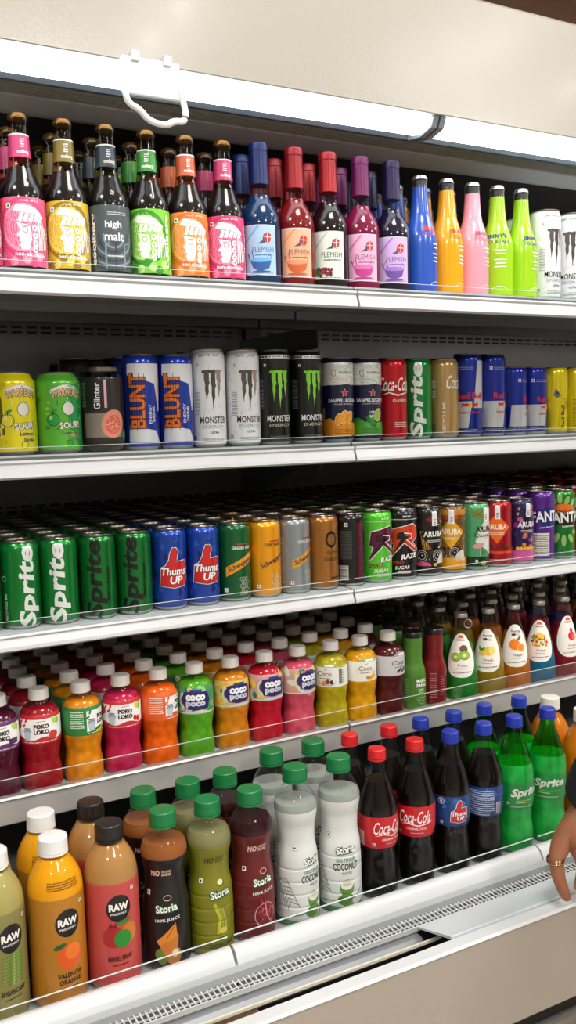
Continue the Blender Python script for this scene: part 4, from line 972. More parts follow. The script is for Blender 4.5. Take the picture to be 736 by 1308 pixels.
def teardrop(kind, turned=0):
    def f(A, R, r):
        s = turned
        P = []
        for i in range(36):
            a = 2*PI*i/36; y = 88+42*math.cos(a); t = math.cos(a); u = math.sin(a)
            P.append((s+36*math.copysign(abs(u)**.7, u)*(1-.06*t), y))
        A.poly(P, '#efeae2', 0, 0); A.stroke(P, .5, '#9a9488', 1, True, 0)
        if kind in ('kiwi', 'mix', 'guava'): A.ell(s, 108, 8, 6, '#d8562a', 2, k=1, a0=0, a1=180); A.text('AMERICAN', s-1, 104.5, 22, 3.4, '#5a2a1a', .02)
        else: A.text('American', s+1, 104, 26, 5.4, '#241a12', .02); A.poly([(s-10, 98), (s-2, 100), (s+2, 97), (s-3, 94), (s-9, 95)], '#3a2a24', 2, 1); A.rect(s+1, 94, s+12, 99, '#e0b8a8', 2, 1)
        rn = random.Random(len(kind))
        if kind == 'kiwi':
            for x, y, q in ((s-10, 72, 9), (s+7, 76, 10), (s+6, 88, 8)):
                A.ell(x, y, q+1, q*.8+1, '#6a4a20', 3, k=1)
                if q > 8: A.ell(x, y, q, q*.78, '#8fbf3a', 4, k=1); A.ell(x, y, q*.4, q*.3, '#dfe8b0', 5, k=1)
        elif kind == 'pine':
            A.ell(s+4, 74, 12, 8, '#e8b83a', 3, k=1); A.ell(s+10, 76, 6, 8, '#f0d468', 4, k=1); A.ell(s-8, 70, 8, 5, '#eec84a', 4, k=1)
            for a in range(5): A.ell(s-13+a, 78, 7, 1.6, '#3f7a2a', 3, 8, 120+a*22, k=1)
        elif kind == 'orange':
            A.ell(s-2, 78, 11, 11, '#ec7c14', 3, k=1); A.ell(s+10, 72, 8, 8, '#f2a64a', 4, k=1); A.ell(s+10, 72, 5.5, 5.5, '#ee8420', 5, k=1); A.ell(s+8, 90, 6, 2.6, '#3f7a2a', 4, k=1, rot=40)
        elif kind == 'mix':
            for i in range(34): A.ell(s+rn.uniform(-15, 15), 76+rn.uniform(-10, 12), rn.uniform(2, 5), rn.uniform(2, 4), rn.choice(('#e8b82a', '#d8402a', '#6aa832', '#ecd24a', '#a02838', '#e8862a')), 3, 8, k=1)
            A.ell(s+2, 86, 9, 5, '#ecc42a', 4, k=1, rot=-35)
        else:
            A.ell(s+4, 76, 9, 9, '#c8262a', 3, k=1); A.ell(s+8, 74, 6, 6, '#e05a50', 4, k=1); A.ell(s+4, 88, 4, 5, '#b8202a', 4, k=1)
        for k_ in (1, 2): A.t[k_] = [([((p[0]-s)*1.3+s, p[1]+13) for p in tr], co, la) for tr, co, la in A.t[k_]]
        A.text('Fresh', s+4, 70, 22, 5, '#b05a2a' if kind != 'orange' else '#3a2a14', .01, shear=.2); A.text('Net Contents: 300 ml', s+2, 56, 42, 2.8, '#1a1a1a', .02, rot=3); A.lines(s-10, 63, s+12, 65, 1, '#5a5a4a')
    return f
CONE = [(0, 30), (3, 33), (8, 34), (34, 33.6), (60, 31), (100, 23.5), (128, 15.5), (142, 12), (156, 11.3), (162, 11.2)]
def ringcap(ring):
    def f(root, top):
        m = mat('ring_cap_metal', '#b8b4ac', .35, .7)
        c = child(root, 'cap', lathe('cap', [(160, 12), (160, 13.6), (166, 13.2), (168, 12.4), (168.6, 9)], m, 30))
        if ring:
            P = [(.0145+.0075*math.cos(a*2*PI/16), -.011, .149+.0085*math.sin(a*2*PI/16)) for a in range(16)]
            tube('pull_ring', P, .0011, m, c, 6, True)
    return f
for nm, lq, kd, rg, tn in (('kiwi', '#1c6a1e', 'kiwi', True, 2), ('pine', '#7a6410', 'pine', False, 2), ('orange', '#9a5408', 'orange', False, 10), ('mix', '#0b5a78', 'mix', False, 6), ('guava', '#6e0e16', 'guava', False, 16)):
    bottle('cone_'+nm, CONE, ringcap(rg), liquid('cone_'+nm, lq, ('n', 60, .3)), 112 if nm != 'mix' else 60, GLASS, teardrop(kd, tn), 34, names=('label', 'artwork', 'lettering'))
bottle('cone_navy', CONE, ringcap(False), liquid('cone_navy', '#1c1a4a', ('n', 60, .3)), 112, GLASS, teardrop('mix', 10), 34)

# ---- bottom deck ---------------------------------------------------------
BIG = [(0, 30), (3, 35), (9, 37), (70, 37.2), (120, 37), (150, 36.8), (168, 34.5), (184, 28), (196, 20.5), (201, 18), (206, 17.5)]
def rawart(name, sub, fruit, band, bandc):
    def f(A, R, r):
        s = 0
        if band: A.rect(-117, 8, 117, 152, bandc, 0, 0)
        A.ell(s, 118, 17, 19, '#171212', 3, 28, k=1); A.text('RAW', s, 120, 27, 10.5, '#f2f0ea', .05, layer=4); A.text('PRESSERY', s, 110.5, 23, 2.8, '#dcd8cf', .03, layer=4)
        A.veg(s+21, 141, 2.6, '#1f6a30' if fruit != 'cane' else '#3a3a2a')
        if fruit == 'orange':
            A.ell(s+1, 72, 17, 18.5, '#dd5a1e', 2, k=1); A.ell(s+5, 78, 11, 11, '#e8762c', 3, k=1); A.ell(s-12, 88, 9, 3.4, '#2f5a22', 4, k=1, rot=18)
        elif fruit == 'mixed':
            A.ell(s-9, 78, 15, 15, '#a8282a', 2, k=1); A.ell(s+14, 80, 12, 14, '#c87a2a', 2, k=1); A.ell(s+4, 74, 12, 13, '#2c8a34', 3, k=1); A.ell(s+6, 98, 12, 3, '#3f7a2a', 4, k=1, rot=12)
            A.poly([(s-16, 92), (s-12, 99), (s-9, 94), (s-5, 99), (s-3, 91)], '#7a1a1c', 4, 1)
        else:
            for i in range(5): A.stroke([(s-12+i*6, 56), (s-10+i*6, 98)], 3.2, ('#7a9a3a', '#5f8a30', '#8fae4a')[i % 3], 2, k=1)
            for i in range(9): A.rect(s-14, 58+i*4.6, s+16, 58.7+i*4.6, '#3f5f20', 3, 1)
        for i, t in enumerate(sub): A.text(t, s, 47-i*9, 34 if len(t) > 6 else 30, 7, '#2a1408', .03, layer=4)
        A.lines(s-12, 47-len(sub)*9-1, s+12, 50-len(sub)*9, 1, '#2a1408')
        if fruit == 'orange': A.lines(-26, 164, 20, 176, 4, '#5a3c08', 2, .5)
    return f
def big(name, lq, art, capc, band=None):
    bottle(name, BIG, screwcap(capc, 19.5, 22, True, 203), lq, 198, None, art, 37.2)
big('raw_cane', liquid('cane', '#a0985a', rough=.2), rawart('c', ('SUGARCANE',), 'cane', True, '#857d48'), '#ececea')
big('raw_orange', liquid('valencia', '#e29a0c', rough=.2), rawart('o', ('VALENCIA', 'ORANGE'), 'orange', True, '#b3761c'), '#ececea')
big('raw_mixed', liquid('mixed', '#a87c48', rough=.2), rawart('m', ('MIXED FRUIT',), 'mixed', True, '#c04a46'), '#1c1b1d')
ST = [(0, 28), (3, 32), (8, 33.5), (60, 33.5), (96, 32), (122, 28), (140, 28.5), (158, 32), (168, 33), (178, 31), (192, 23), (199, 18), (204, 17.2)]
ST2 = [(z_*1.085, r_) for z_, r_ in ST]
def storia(col, kind, top=164, s=6, tc='#e9f0e6', noc='#e8c8b0'):
    def f(A, R, r):
        k = top/164
        A.rect(-106, 4, 106, top, col, 0, 0)
        A.text('Storia', s, 94*k, 32, 11.5, tc, .03, rot=5, layer=5, out='#0e4a2c', outw=.13)
        if kind != 'coco':
            A.text('NO', s-16, 144, 15, 9, noc, .03, shear=.15); A.text('ADDED', s+2, 147, 16, 3.6, noc, .02, shear=.15); A.text('SUGAR', s+2, 142, 16, 4.4, noc, .03, shear=.15)
            A.arc(s+2, 108*k, 6, 3.6, 0, 360, .8, noc, 3)
        if kind in ('mango', 'pom'): A.text('100% JUICE', s+1, 77, 36, 5.6, '#f0ece6', .02, rot=4, layer=4)
        if kind == 'mango':
            A.poly([(s-16, 46), (s+12, 72), (s+14, 52), (s-10, 38)], '#d98a2a', 3, 1); A.poly([(s-12, 40), (s+16, 54), (s+14, 34), (s-4, 24)], '#c8742a', 4, 1)
            A.ell(s+8, 24, 11, 13, '#b87838', 3, k=1); A.ell(s-10, 24, 8, 12, '#6a8a3a', 4, k=1, rot=20); A.ell(s+10, 28, 5, 6, '#e8d8b8', 5, k=1); A.stroke([(s+12, 70), (s-2, 50)], 1, '#8a4a1a', 5, k=1)
        elif kind == 'cane':
            for i in range(3): A.stroke([(s-10+i*6, 80-i*5), (s-2+i*4, 56), (s-6+i*7, 34)], 4.5-i, ('#b8b03a', '#8f9a2a', '#a8a848')[i], 2, k=1)
            A.ell(s+2, 38, 6, 5, '#c8c04a', 4, k=1); A.ell(s+1, 110, 5, 4, '#d8d8a0', 4, k=1)
            A.text('100%', s, 27, 16, 4.5, '#2a2a0e', .03, layer=4); A.text('SUGARCANE', s, 17, 38, 7, '#2a2a0e', .02, layer=4)
        elif kind == 'pom':
            A.arc(s+2, 42, 17, 18, 0, 360, 1.2, '#d8a0a0', 3, 22); rn = random.Random(3)
            for i in range(70):
                a, q = rn.uniform(0, 6.28), rn.uniform(0, 14); A.ell(s+2+q*math.cos(a), 42+q*math.sin(a), 1.3, 1.7, rn.choice(('#a02838', '#7a1424', '#c04858')), 3, 6, k=1)
            A.stroke([(s+2, 60), (s+4, 40), (s+10, 30)], 1.2, '#e0b0a8', 4, k=1)
            for a in (-4, 0, 4): A.poly([(s+a, 60), (s+a+3, 60), (s+a*1.6+1.5, 70)], '#b8403a', 4, 1)
        else:
            A.text('100% TENDER', s, 79*k, 32, 6, '#3f7a3a', .01, layer=4); A.text('COCONUT', s, 69.5*k, 42, 12, '#12261c', .025, layer=4); A.text('WATER', s+1, 60*k, 17, 4.4, '#3f6a4a', .01, layer=4)
            A.ell(s+1, 42, 12, 14, '#5f8f3a', 3, k=1); A.ell(s+1, 47, 10.5, 8, '#ece8dc', 4, k=1); A.ell(s+1, 49, 8, 4, '#cfc8b8', 5, k=1); A.ell(s-2, 24, 13, 9, '#4f7f34', 4, k=1, rot=12); A.ell(s+3, 14, 8, 9, '#7aa04a', 3, k=1)
            A.stroke([(s-44, 18), (s-34, 20), (s-20, 22), (s-6, 27), (s+14, 24), (s+30, 34)], 1.4, '#4a4a4e', 5, k=1)
            for i in range(7):
                x0, y0 = -46+i*3.0, 76-i*5.6
                A.stroke([(x0, y0), (x0+12, y0+2-i), (x0+17, y0-7-i)], [.9, 1.1, .2], '#3a5238', 3, k=1); A.stroke([(x0, y0), (x0-4, y0-10), (x0-3, y0-16)], [.8, 1.0, .2], '#3a5238', 3, k=1)
            A.rect(-106, 4, 106, 12, '#2f7a3f', 2, 1)
        A.veg(s-31, 114*k, 3.6, '#222' if kind != 'mango' else '#8aa0a0')
        A.lines(-62, 20, -48, 110, 26, '#8a8a84', 2)
    return f
GCAP = screwcap('#12763f', 19.2, 22, True, 203)
GCAP2 = screwcap('#12763f', 19.2, 22, True, 221)
RB = [12, 32, 52, 72, 92]
bottle('storia_mango', ST, GCAP, liquid('st_mango', '#8e5428', rough=.2), 182, None, storia('#16100f', 'mango', s=4), 33.5)
bottle('storia_cane', ST, GCAP, liquid('st_cane', '#7d7a52', rough=.2), 182, None, storia('#7a7a18', 'cane', s=7, noc='#3a3a10'), 33.5, ribs=RB, dt=2.2)
bottle('storia_pom', ST, GCAP, liquid('st_pom', '#2a0a10', rough=.15), 182, None, storia('#611318', 'pom', s=9), 33.5, ribs=RB, dt=2.2)
bottle('storia_coco', ST2, GCAP2, liquid('st_coco', '#98a09a', rough=.15), 190, None, storia('#dcdedb', 'coco', 180, s=11, tc='#f4f6f2'), 34, ribs=RB, dt=2.2)
COKE = [(0, 24), (2, 28), (8, 31), (30, 32), (52, 30.5), (72, 28.2), (84, 30), (98, 32.5), (136, 32.8), (150, 32), (172, 25.5), (192, 18.5), (208, 14), (218, 12.8), (222, 12.8)]
COLA = liquid('cola', '#0a0403')
def cokelab(A, R, r):
    s = 4
    A.rect(-103, 86, 103, 138, '#c4161e', 0, 0)
    A.text('Coca-Cola', s, 120, 56, 21, '#f6f0ee', .012, shear=.18, k=2)
    A.stroke([(s-26, 107), (s-12, 110), (s+4, 106), (s+22, 109), (s+32, 112)], [.3, 1.8, 2.0, 1.4, .3], '#f6f0ee', 3, k=2)
    A.text('ORIGINAL TASTE', s+2, 101, 34, 3.6, '#f6e6e4', .01); A.lines(s-8, 93, s+14, 95, 1, '#f0d8d8'); A.veg(s-28, 93, 2.8); A.rect(-56, 88, -42, 112, '#e8d8d8', 2, 1); A.lines(-55, 89, -43, 111, 9, '#a01820', 3)
def thumslab(turned):
    def f(A, R, r):
        A.rect(-103, 86, 103, 138, '#123a78', 0, 0); rn = random.Random(2)
        for i in range(24):
            x, y = rn.uniform(-60, 60), rn.uniform(88, 128); A.poly([(x, y), (x+9, y+3), (x+3, y+9)], rn.choice(('#0d2a5e', '#1d55a4', '#2a6ac0')), 1, 0)
        if turned:
            A.lines(-34, 96, 18, 134, 10, '#c9d4e8', 3, seed=5); A.lines(-34, 88, 10, 96, 2, '#c9d4e8', 3, seed=6); A.bars(22, 90, 32, 110, 3)
        else:
            s = -3; thums(A, s, 94, 30, 36); A.veg(s-16, 93, 2.8); A.ell(s-16, 130, 5.5, 5.5, '#dfe6f0', 3); A.ell(s-16, 130, 4.5, 4.5, '#0e2348', 4); A.ell(s-16, 130, 2, 2.6, '#dfe6f0', 5)
    return f
RCAP = screwcap('#cf1f24', 14.6, 18, True, 223); BCAP = screwcap('#2238a8', 14.6, 18, True, 223)
bottle('cola_bottle', COKE, RCAP, COLA, 190, None, cokelab, 32.8)
bottle('thumb_bottle', COKE, BCAP, COLA, 186, None, thumslab(False), 32.8)
bottle('thumb_bottle_turned', COKE, BCAP, COLA, 190, None, thumslab(True), 32.8)
SPR = [(0, 22), (2, 27), (10, 32), (34, 33), (60, 30), (78, 31), (90, 33.5), (134, 33.8), (150, 32.5), (180, 24), (204, 15.5), (216, 13), (222, 12.8)]
GREENPET = clear('green_pet', '#5fd46a')
def sprlab(A, R, r):
    s = 2
    A.rect(-104, 84, 104, 130, '#0f8a38', 0, 0)
    A.text('Sprite', s+8, 112, 56, 19, '#e4ebe2', .04, shear=.3, rot=3, layer=4, k=2); A.rect(s-12, 98, s+26, 99.3, '#a8b83a', 3, 1); A.rect(s-12, 94.5, s+8, 95.6, '#c8d4a8', 3, 1)
    A.veg(s-25, 94, 2.4); A.rect(s-22, 87, s+24, 88.2, '#c8d8c8', 3, 1); A.rect(-46, 92, -38, 124, '#d8e0d8', 3, 1)
bottle('lime_bottle', SPR, BCAP, liquid('limesoda', '#18a03c', ('n', 34, .5), .12), 160, GREENPET, sprlab, 33.8)  # noise puts the bottle's highlights and darks into the green
ORB = [(0, 28), (3, 34), (9, 37), (60, 37), (80, 35), (96, 37), (120, 39), (146, 38.5), (168, 33), (188, 22), (197, 17), (204, 16.5)]
def orlab(A, R, r):
    A.rect(-118, 62, 118, 104, '#c8401c', 0, 0); A.poly([(-118, 62), (118, 62), (118, 74), (40, 68), (-20, 78), (-118, 70)], '#1a5a9a', 1, 0); A.ell(-24, 88, 9, 9, '#7a1a12', 2, k=1); A.ell(-24, 88, 4, 4, '#e8d0b0', 3, k=1)
bottle('orange_soda', ORB, screwcap('#e9e5dd', 18.5, 22, True, 201), liquid('orsoda', '#d07410', rough=.15), 186, None, orlab, 38)

# ------------------------------------------------------------------ the person at the right, only hand and sleeve in the picture
def skinned(name, chains, m, parent, sub=2):
    """chains: lists of (x, y, z, radius); a chain that starts on an earlier point joins it.  One surface."""
    vs, rad, es, key = [], [], [], {}
    for ch in chains:
        prev = None
        for x, y, zz, r in ch:
            k = (round(x, 4), round(y, 4), round(zz, 4))
            if k not in key: key[k] = len(vs); vs.append((x, y, zz)); rad.append(r)
            i = key[k]
            if prev is not None and prev != i: es.append((prev, i))
            prev = i
    me = bpy.data.meshes.new(name); me.from_pydata(vs, es, []); me.materials.append(m)
    o = link(name, me, parent)
    sk = o.modifiers.new('skin', 'SKIN'); sk.use_smooth_shade = True
    for i, r in enumerate(rad):
        v = me.skin_vertices[0].data[i]; v.radius = (r, r) if not isinstance(r, tuple) else r; v.use_root = (i == 0)
    ss = o.modifiers.new('smooth', 'SUBSURF'); ss.levels = sub; ss.render_levels = sub
    return o
def P(px, py, Y, r):
    X, zz = at(px, py, Y); return (X, Y, zz, r)
SKIN = mat('brown_skin', '#9a6347', .5, noise=('n', 60, .12), bump=(220, .25))
CLOTH = mat('black_knit', '#0c0c0e', .9, bump=(900, .4)); TROUS = mat('charcoal_trousers', '#1d1e22', .9); HAIR = mat('dark_hair', '#120d0a', .6)
per = bpy.data.objects.new('person', None); C.objects.link(per); per.location = (1.48, .46, 0)
tag(per, 'person in black long sleeves, one brown hand hanging before the bottom deck at the right', 'person')
def pp(o):
    o.matrix_parent_inverse = Matrix.Translation((-1.48, -.46, 0)); return o
pel = (1.48, .46, .96, .085); chest = (1.48, .48, 1.25, .085); nk = (1.48, .48, 1.42, .058)
sl = (1.31, .50, 1.35, .045); el = (1.20, .68, 1.08, .036); wr = P(748, 1033, .95, .027); pm_ = P(729, 1060, .962, .0225)
srr = (1.65, .50, 1.35, .045); elr = (1.73, .50, 1.08, .036); wrr = (1.70, .62, .86, .026); pr = (1.69, .65, .79, .022)
k0 = P(716, 1079, .962, .0165)
hand = [[pm_, k0, P(710, 1098, .958, .0122), P(714, 1122, .952, .0105), P(721, 1140, .948, .0092), P(726, 1151, .946, .0068)],
        [pm_, P(738, 1082, .950, .0150), P(746, 1104, .935, .0105), P(742, 1126, .930, .0092), P(737, 1139, .928, .0068)],
        [pm_, P(752, 1080, .936, .0140), P(764, 1104, .920, .0100), P(762, 1128, .914, .0088), P(757, 1142, .912, .0066)],
        [pm_, P(764, 1074, .925, .0125), P(780, 1096, .908, .0090), P(780, 1116, .902, .0078), P(776, 1128, .900, .0060)],
        [pm_, P(752, 1068, .985, .0140), P(752, 1090, 1.0, .0115), P(744, 1102, 1.0, .0085)]]
body = skinned('body', [[pel, chest, nk, (1.48, .50, 1.50, .052), (1.48, .505, 1.56, .078), (1.48, .505, 1.63, .082), (1.48, .50, 1.69, .062)],
    [chest, sl, el, wr, pm_]] + hand + [[chest, srr, elr, wrr, pr]] +
    [[pr, (1.69+dx, .665, .75, .010), (1.69+dx, .672, .715, .009), (1.688+dx, .67, .685, .0075)] for dx in (-.026, -.009, .009, .026)] + [[wrr, (1.665, .66, .80, .012), (1.655, .68, .765, .009)]] +
    [[pel, (1.48+q*.09, .46, .86, .06), (1.48+q*.10, .47, .50, .045), (1.48+q*.10, .45, .10, .034), (1.48+q*.10, .50, .035, .035), (1.48+q*.10, .60, .028, .028)] for q in (-1, 1)], SKIN, per)
pp(body)
pp(skinned('black_top', [[(1.48, .46, .86, .165), (1.48, .46, .96, .155), (1.48, .475, 1.10, .14), (1.48, .48, 1.27, .15), (1.48, .48, 1.39, .085)], [(1.48, .48, 1.27, .15), (1.30, .50, 1.36, .078), (1.20, .68, 1.08, .062), P(768, 985, .93, .050), P(762, 1004, .94, .047), P(740, 1037, .956, .037)],
    [(1.48, .48, 1.27, .15), (1.66, .50, 1.36, .078), (1.73, .50, 1.08, .062), (1.705, .61, .88, .042)]], CLOTH, per))
pp(skinned('trousers', [[(1.48, .46, 1.02, .125), (1.48, .46, .90, .125)]]+[[(1.48, .46, .90, .125), (1.48+q*.09, .46, .84, .10), (1.48+q*.10, .47, .50, .072), (1.48+q*.10, .45, .12, .060)] for q in (-1, 1)], TROUS, per))
for q in (-1, 1): pp(skinned('shoe', [[(1.48+q*.10, .42, .045, .042), (1.48+q*.10, .52, .042, .044), (1.48+q*.10, .62, .035, .036)]], BLACK, per))
pp(skinned('hair', [[(1.48, .45, 1.50, .05), (1.48, .46, 1.60, .088), (1.48, .475, 1.68, .092), (1.48, .50, 1.715, .06)]], HAIR, per))
for q in (-1, 1):
    pp(skinned('ear', [[(1.48+q*.082, .50, 1.585, .012), (1.48+q*.088, .495, 1.61, .014)]], SKIN, per, 1))
    e = pp(link('eye', lathe('eye', [(-9, 2), (-6, 8), (0, 11), (6, 8), (9, 2)], mat('eye_white', '#e6e2dc', .2), 16), per)); e.location = (1.48+q*.032, .574, 1.615)
pp(skinned('nose', [[(1.48, .578, 1.62, .008), (1.48, .597, 1.585, .012)]], SKIN, per, 1))
pp(tube('mouth', [(1.455, .574, 1.548), (1.48, .582, 1.545), (1.505, .574, 1.548)], .005, mat('lips', '#7a3f36', .5), per))
# ring with fine gold bands on the near finger
rx, ry, rz, _ = P(710, 1097, .958, 0)
for dz in (-.0024, 0, .0024):
    ring = [(rx+.0130*math.cos(t*PI/8), ry+.0130*math.sin(t*PI/8), rz+dz+.002*math.cos(t*PI/8)) for t in range(16)]
    pp(tube('finger_ring', ring, .0009, mat('gold', '#e0b080', .2, 1), per, 6, True))

# ------------------------------------------------------------------ placing: copies of each product with their parts
used = set()
def copy_tree(o, parent=None, skip=(), lvl=0):
    c = o.copy(); C.objects.link(c); c.parent = parent
    for ch in list(o.children):
        b = ch.name.split('.')[0]
        if b in skip: continue
        copy_tree(ch, c, skip, lvl+1)
    return c
def place(kind, x, y, zz, rot, label, cat, group, skip=()):
    p = PROTO[kind]
    if kind in used or skip: o = copy_tree(p, None, skip)
    else: o = p; used.add(kind)
    o.location = (x, y, zz); o.rotation_euler = (0, 0, math.radians(rot))
    return tag(o, label, cat, group)
ORD = ('second', 'third', 'fourth', 'fifth', 'sixth', 'seventh', 'eighth', 'ninth', 'tenth', 'eleventh', 'twelfth')
rnd = random.Random(21)
def row(tab, Y, surf, ymid, gname, cat):
    """tab: (pixel x of the body centre, product, turn, label, short name). turn: degrees its printed front is
    turned from the line to the camera, positive to the right.  Returns the placed columns."""
    xs_, hw = [], []
    for px, kind, v, label, ref in tab:
        xs_.append(at(px, ymid[0]+(ymid[1]-ymid[0])*px/736, Y)[0])
        hw.append(DIA.get(kind, DIA.get(kind.split('_')[0], 58))/2000*SCL.get(kind, SCL.get(kind.split('_')[0], 1))+.0003)
    for _ in range(400):                                   # neighbours that touch are moved apart, both by half
        for i in range(len(xs_)-1):
            d = hw[i]+hw[i+1]-(xs_[i+1]-xs_[i])
            if d > 0: xs_[i] -= d/2; xs_[i+1] += d/2
    out = []
    for X, h_, (px, kind, v, label, ref) in zip(xs_, hw, tab):
        rot = -math.degrees(math.atan2(X, Y))+v-S0.get(kind, S0.get(kind.split('_')[0], 0))
        place(kind, X, Y, surf, rot, label, cat(kind), GROUPS.get(kind, gname))
        out.append((X, kind, ref, 0, h_))
    return out
# angle at which the art of a product is centred on its own surface
S0 = {'malt': 7, 'malt_grey': 15, 'malt_green': -10, 'wine': 8, 'cocktail': 30, 'monster': 0, 'sour': 14, 'guava': 0, 'blunt': 2, 'orange_italian': 36, 'mint_italian': 36, 'cola_red': 36, 'lime_330': 15, 'tan_can': 0,
      'bull': 3, 'yellow_edition': -4, 'lime_300': 16, 'lime_zero': 16, 'thumb_blue': 24, 'ginger_green': 32, 'tonic_yellow': 32, 'soda_grey': 32, 'gold_can': 36, 'zap': 42, 'parrot': 32, 'flamingo_mint': 52, 'diamond_red': 32,
      'purple_night': 32, 'grape_purple': 56, 'cactus_green': 56, 'loko': 0, 'poco': 0, 'ico': 0, 'tall_green': 40, 'cone': 8, 'storia': 10, 'cola_bottle': 8, 'thumb_bottle': 20, 'lime_bottle': 18}
SCL = {'malt': .955, 'wine': .965, 'cocktail': .95, 'monster': .98, 'blunt': .98, 'tall': .88, 'cola_red': .95, 'lime_330': .95, 'orange_italian': .97, 'mint_italian': .97, 'bull_tall': .97, 'bull_tall_turned': .97}
for k_, p_ in PROTO.items():
    q_ = SCL.get(k_, SCL.get(k_.split('_')[0], 1)); p_.scale = (q_, q_, 1)
DIA = {'malt': 61, 'wine': 62, 'cocktail': 58, 'monster': 58, 'sour': 66, 'guava': 65, 'bull_small': 53, 'yellow_edition': 53, 'tall': 56, 'cone': 68, 'loko': 62, 'poco': 62, 'ico': 62,
       'raw': 74.4, 'storia': 68, 'cola': 65.6, 'thumb_bottle': 65.6, 'thumb_bottle_turned': 65.6, 'lime_bottle': 67.6, 'orange_soda': 78,
       'cola_red': 58, 'lime_330': 58, 'lime_300': 57, 'lime_zero': 57, 'thumb_blue': 57, 'ginger_green': 57, 'tonic_yellow': 57, 'soda_grey': 57, 'gold_can': 57, 'black_turned': 57, 'zap_green': 57, 'zap_black': 57,
       'parrot_dark': 57, 'parrot_yellow': 57, 'flamingo_mint': 57, 'diamond_red': 57, 'purple_night': 57, 'grape_purple': 57, 'cactus_green': 57, 'red_end': 57, 'orange_italian': 58, 'mint_italian': 58, 'dark_spare': 58}
GROUPS = {'monster_white': 'white energy drink cans with claw marks', 'monster_black': 'black energy drink cans with green claw marks', 'blunt_blue': 'blue and white energy cans with orange lettering',
          'bull_tall': 'tall blue and silver energy cans', 'bull_tall_turned': 'tall blue and silver energy cans', 'bull_small': 'small blue and silver energy cans', 'yellow_edition': 'yellow energy cans',
          'lime_300': 'green cans with white slanted lettering', 'lime_zero': 'green cans with black slanted lettering', 'thumb_blue': 'blue cans with a red thumb emblem',
          'cola_bottle': 'red-capped cola bottles', 'lime_bottle': 'green soda bottles with blue caps', 'storia_coco': 'white coconut water bottles', 'cocktail_lime': 'lime cocktail bottles'}
iscan = lambda k: 'can' if k.split('_')[0] in ('monster', 'sour', 'guava', 'blunt', 'orange', 'mint', 'cola', 'lime', 'tan', 'bull', 'yellow', 'thumb', 'ginger', 'tonic', 'soda', 'gold', 'black', 'zap', 'parrot', 'flamingo', 'diamond', 'purple', 'grape', 'cactus', 'red', 'dark') and 'bottle' not in k and k != 'orange_soda' else 'bottle'
def behind(cols, Y, dy, n, surf, where, group, cat, skip, lab, xlim=3.0, jit=.002):
    for X, kind, ref, _, _ in cols:
        for r_ in range(n if not callable(n) else n(X, kind)):
            yy = Y+dy*(r_+1)
            if yy > 1.90: break
            place(kind, X+rnd.uniform(-jit, jit), yy+rnd.uniform(-jit, jit), surf, rnd.uniform(-15, 15)-math.degrees(math.atan2(X, yy)), lab(kind, ref, ORD[r_], where), cat(kind), group, skip)

# ---- top shelf
Y1, Z1 = 1.242, ZC+.2052
T1 = [(-17, 'malt_rose', 20, 'dark malt bottle cut off by the left frame edge, top shelf', 'edge malt bottle'),
      (36.5, 'malt_pink', 12, 'bright pink-labelled dark malt bottle at the left end of the top shelf', 'pink-labelled malt bottle'),
      (91.5, 'malt_yellow', 10, 'mustard yellow-labelled dark malt bottle on the top shelf', 'yellow-labelled malt bottle'),
      (144, 'malt_grey', 12, 'slate grey-labelled dark malt bottle on the top shelf', 'grey-labelled malt bottle'),
      (197, 'malt_green', -4, 'lime green-labelled dark malt bottle on the top shelf', 'green-labelled malt bottle'),
      (244.5, 'malt_orange', 15, 'orange-labelled dark malt bottle on the top shelf', 'orange-labelled malt bottle'),
      (288, 'malt_rose', 10, 'rose pink-labelled dark malt bottle next to the blue wine-shaped bottle', 'rose-labelled malt bottle'),
      (334, 'wine_blue', 0, 'blue capsule-topped bottle with pale blue square label on top shelf', 'blue capsule-topped bottle'),
      (379, 'wine_red', 5, 'red drink bottle with red capsule and peach label on top shelf', 'red capsule-topped bottle'),
      (419, 'wine_dark', 2, 'dark bottle with red capsule and white grape label on top shelf', 'grape-labelled bottle'),
      (463, 'wine_magenta', 8, 'magenta bottle with purple capsule and pink label on top shelf', 'magenta bottle'),
      (497, 'wine_violet', 8, 'dark bottle with violet capsule and lilac label on top shelf', 'violet-capsuled bottle'),
      (535, 'cocktail_blue', 58, 'painted blue cocktail bottle with silver crown cap on top shelf', 'painted blue bottle'),
      (566, 'cocktail_orange', 55, 'painted orange-yellow cocktail bottle with silver crown cap', 'painted orange bottle'),
      (600, 'cocktail_pink', 55, 'painted pale pink cocktail bottle with silver crown cap', 'painted pink bottle'),
      (630, 'cocktail_lime', 0, 'lime green cocktail bottle standing right of the pale pink bottle', 'first lime bottle'),
      (660.5, 'cocktail_lime', 55, 'lime green cocktail bottle standing left of the white cans, top shelf', 'second lime bottle'),
      (696, 'monster_white', 35, 'white claw-marked can beside the lime bottles on the top shelf', 'first white top-shelf can'),
      (730, 'monster_white', -5, 'white claw-marked can at the right frame edge, top shelf', 'second white top-shelf can')]
iscat = iscan
c1 = row(T1, Y1, Z1, (300, 330), 'flavoured drink bottles on the top shelf', iscat)
short = lambda k: 'can' if iscan(k) == 'can' else 'bottle'
behind(c1, Y1, .066, 3, Z1, 'top shelf', 'bottles in the rows behind on the top shelf', iscat, ('lettering', 'artwork'),
       lambda k, ref, o, wh: '%s in the %s row, behind the %s, %s' % (short(k), o, ref, wh))

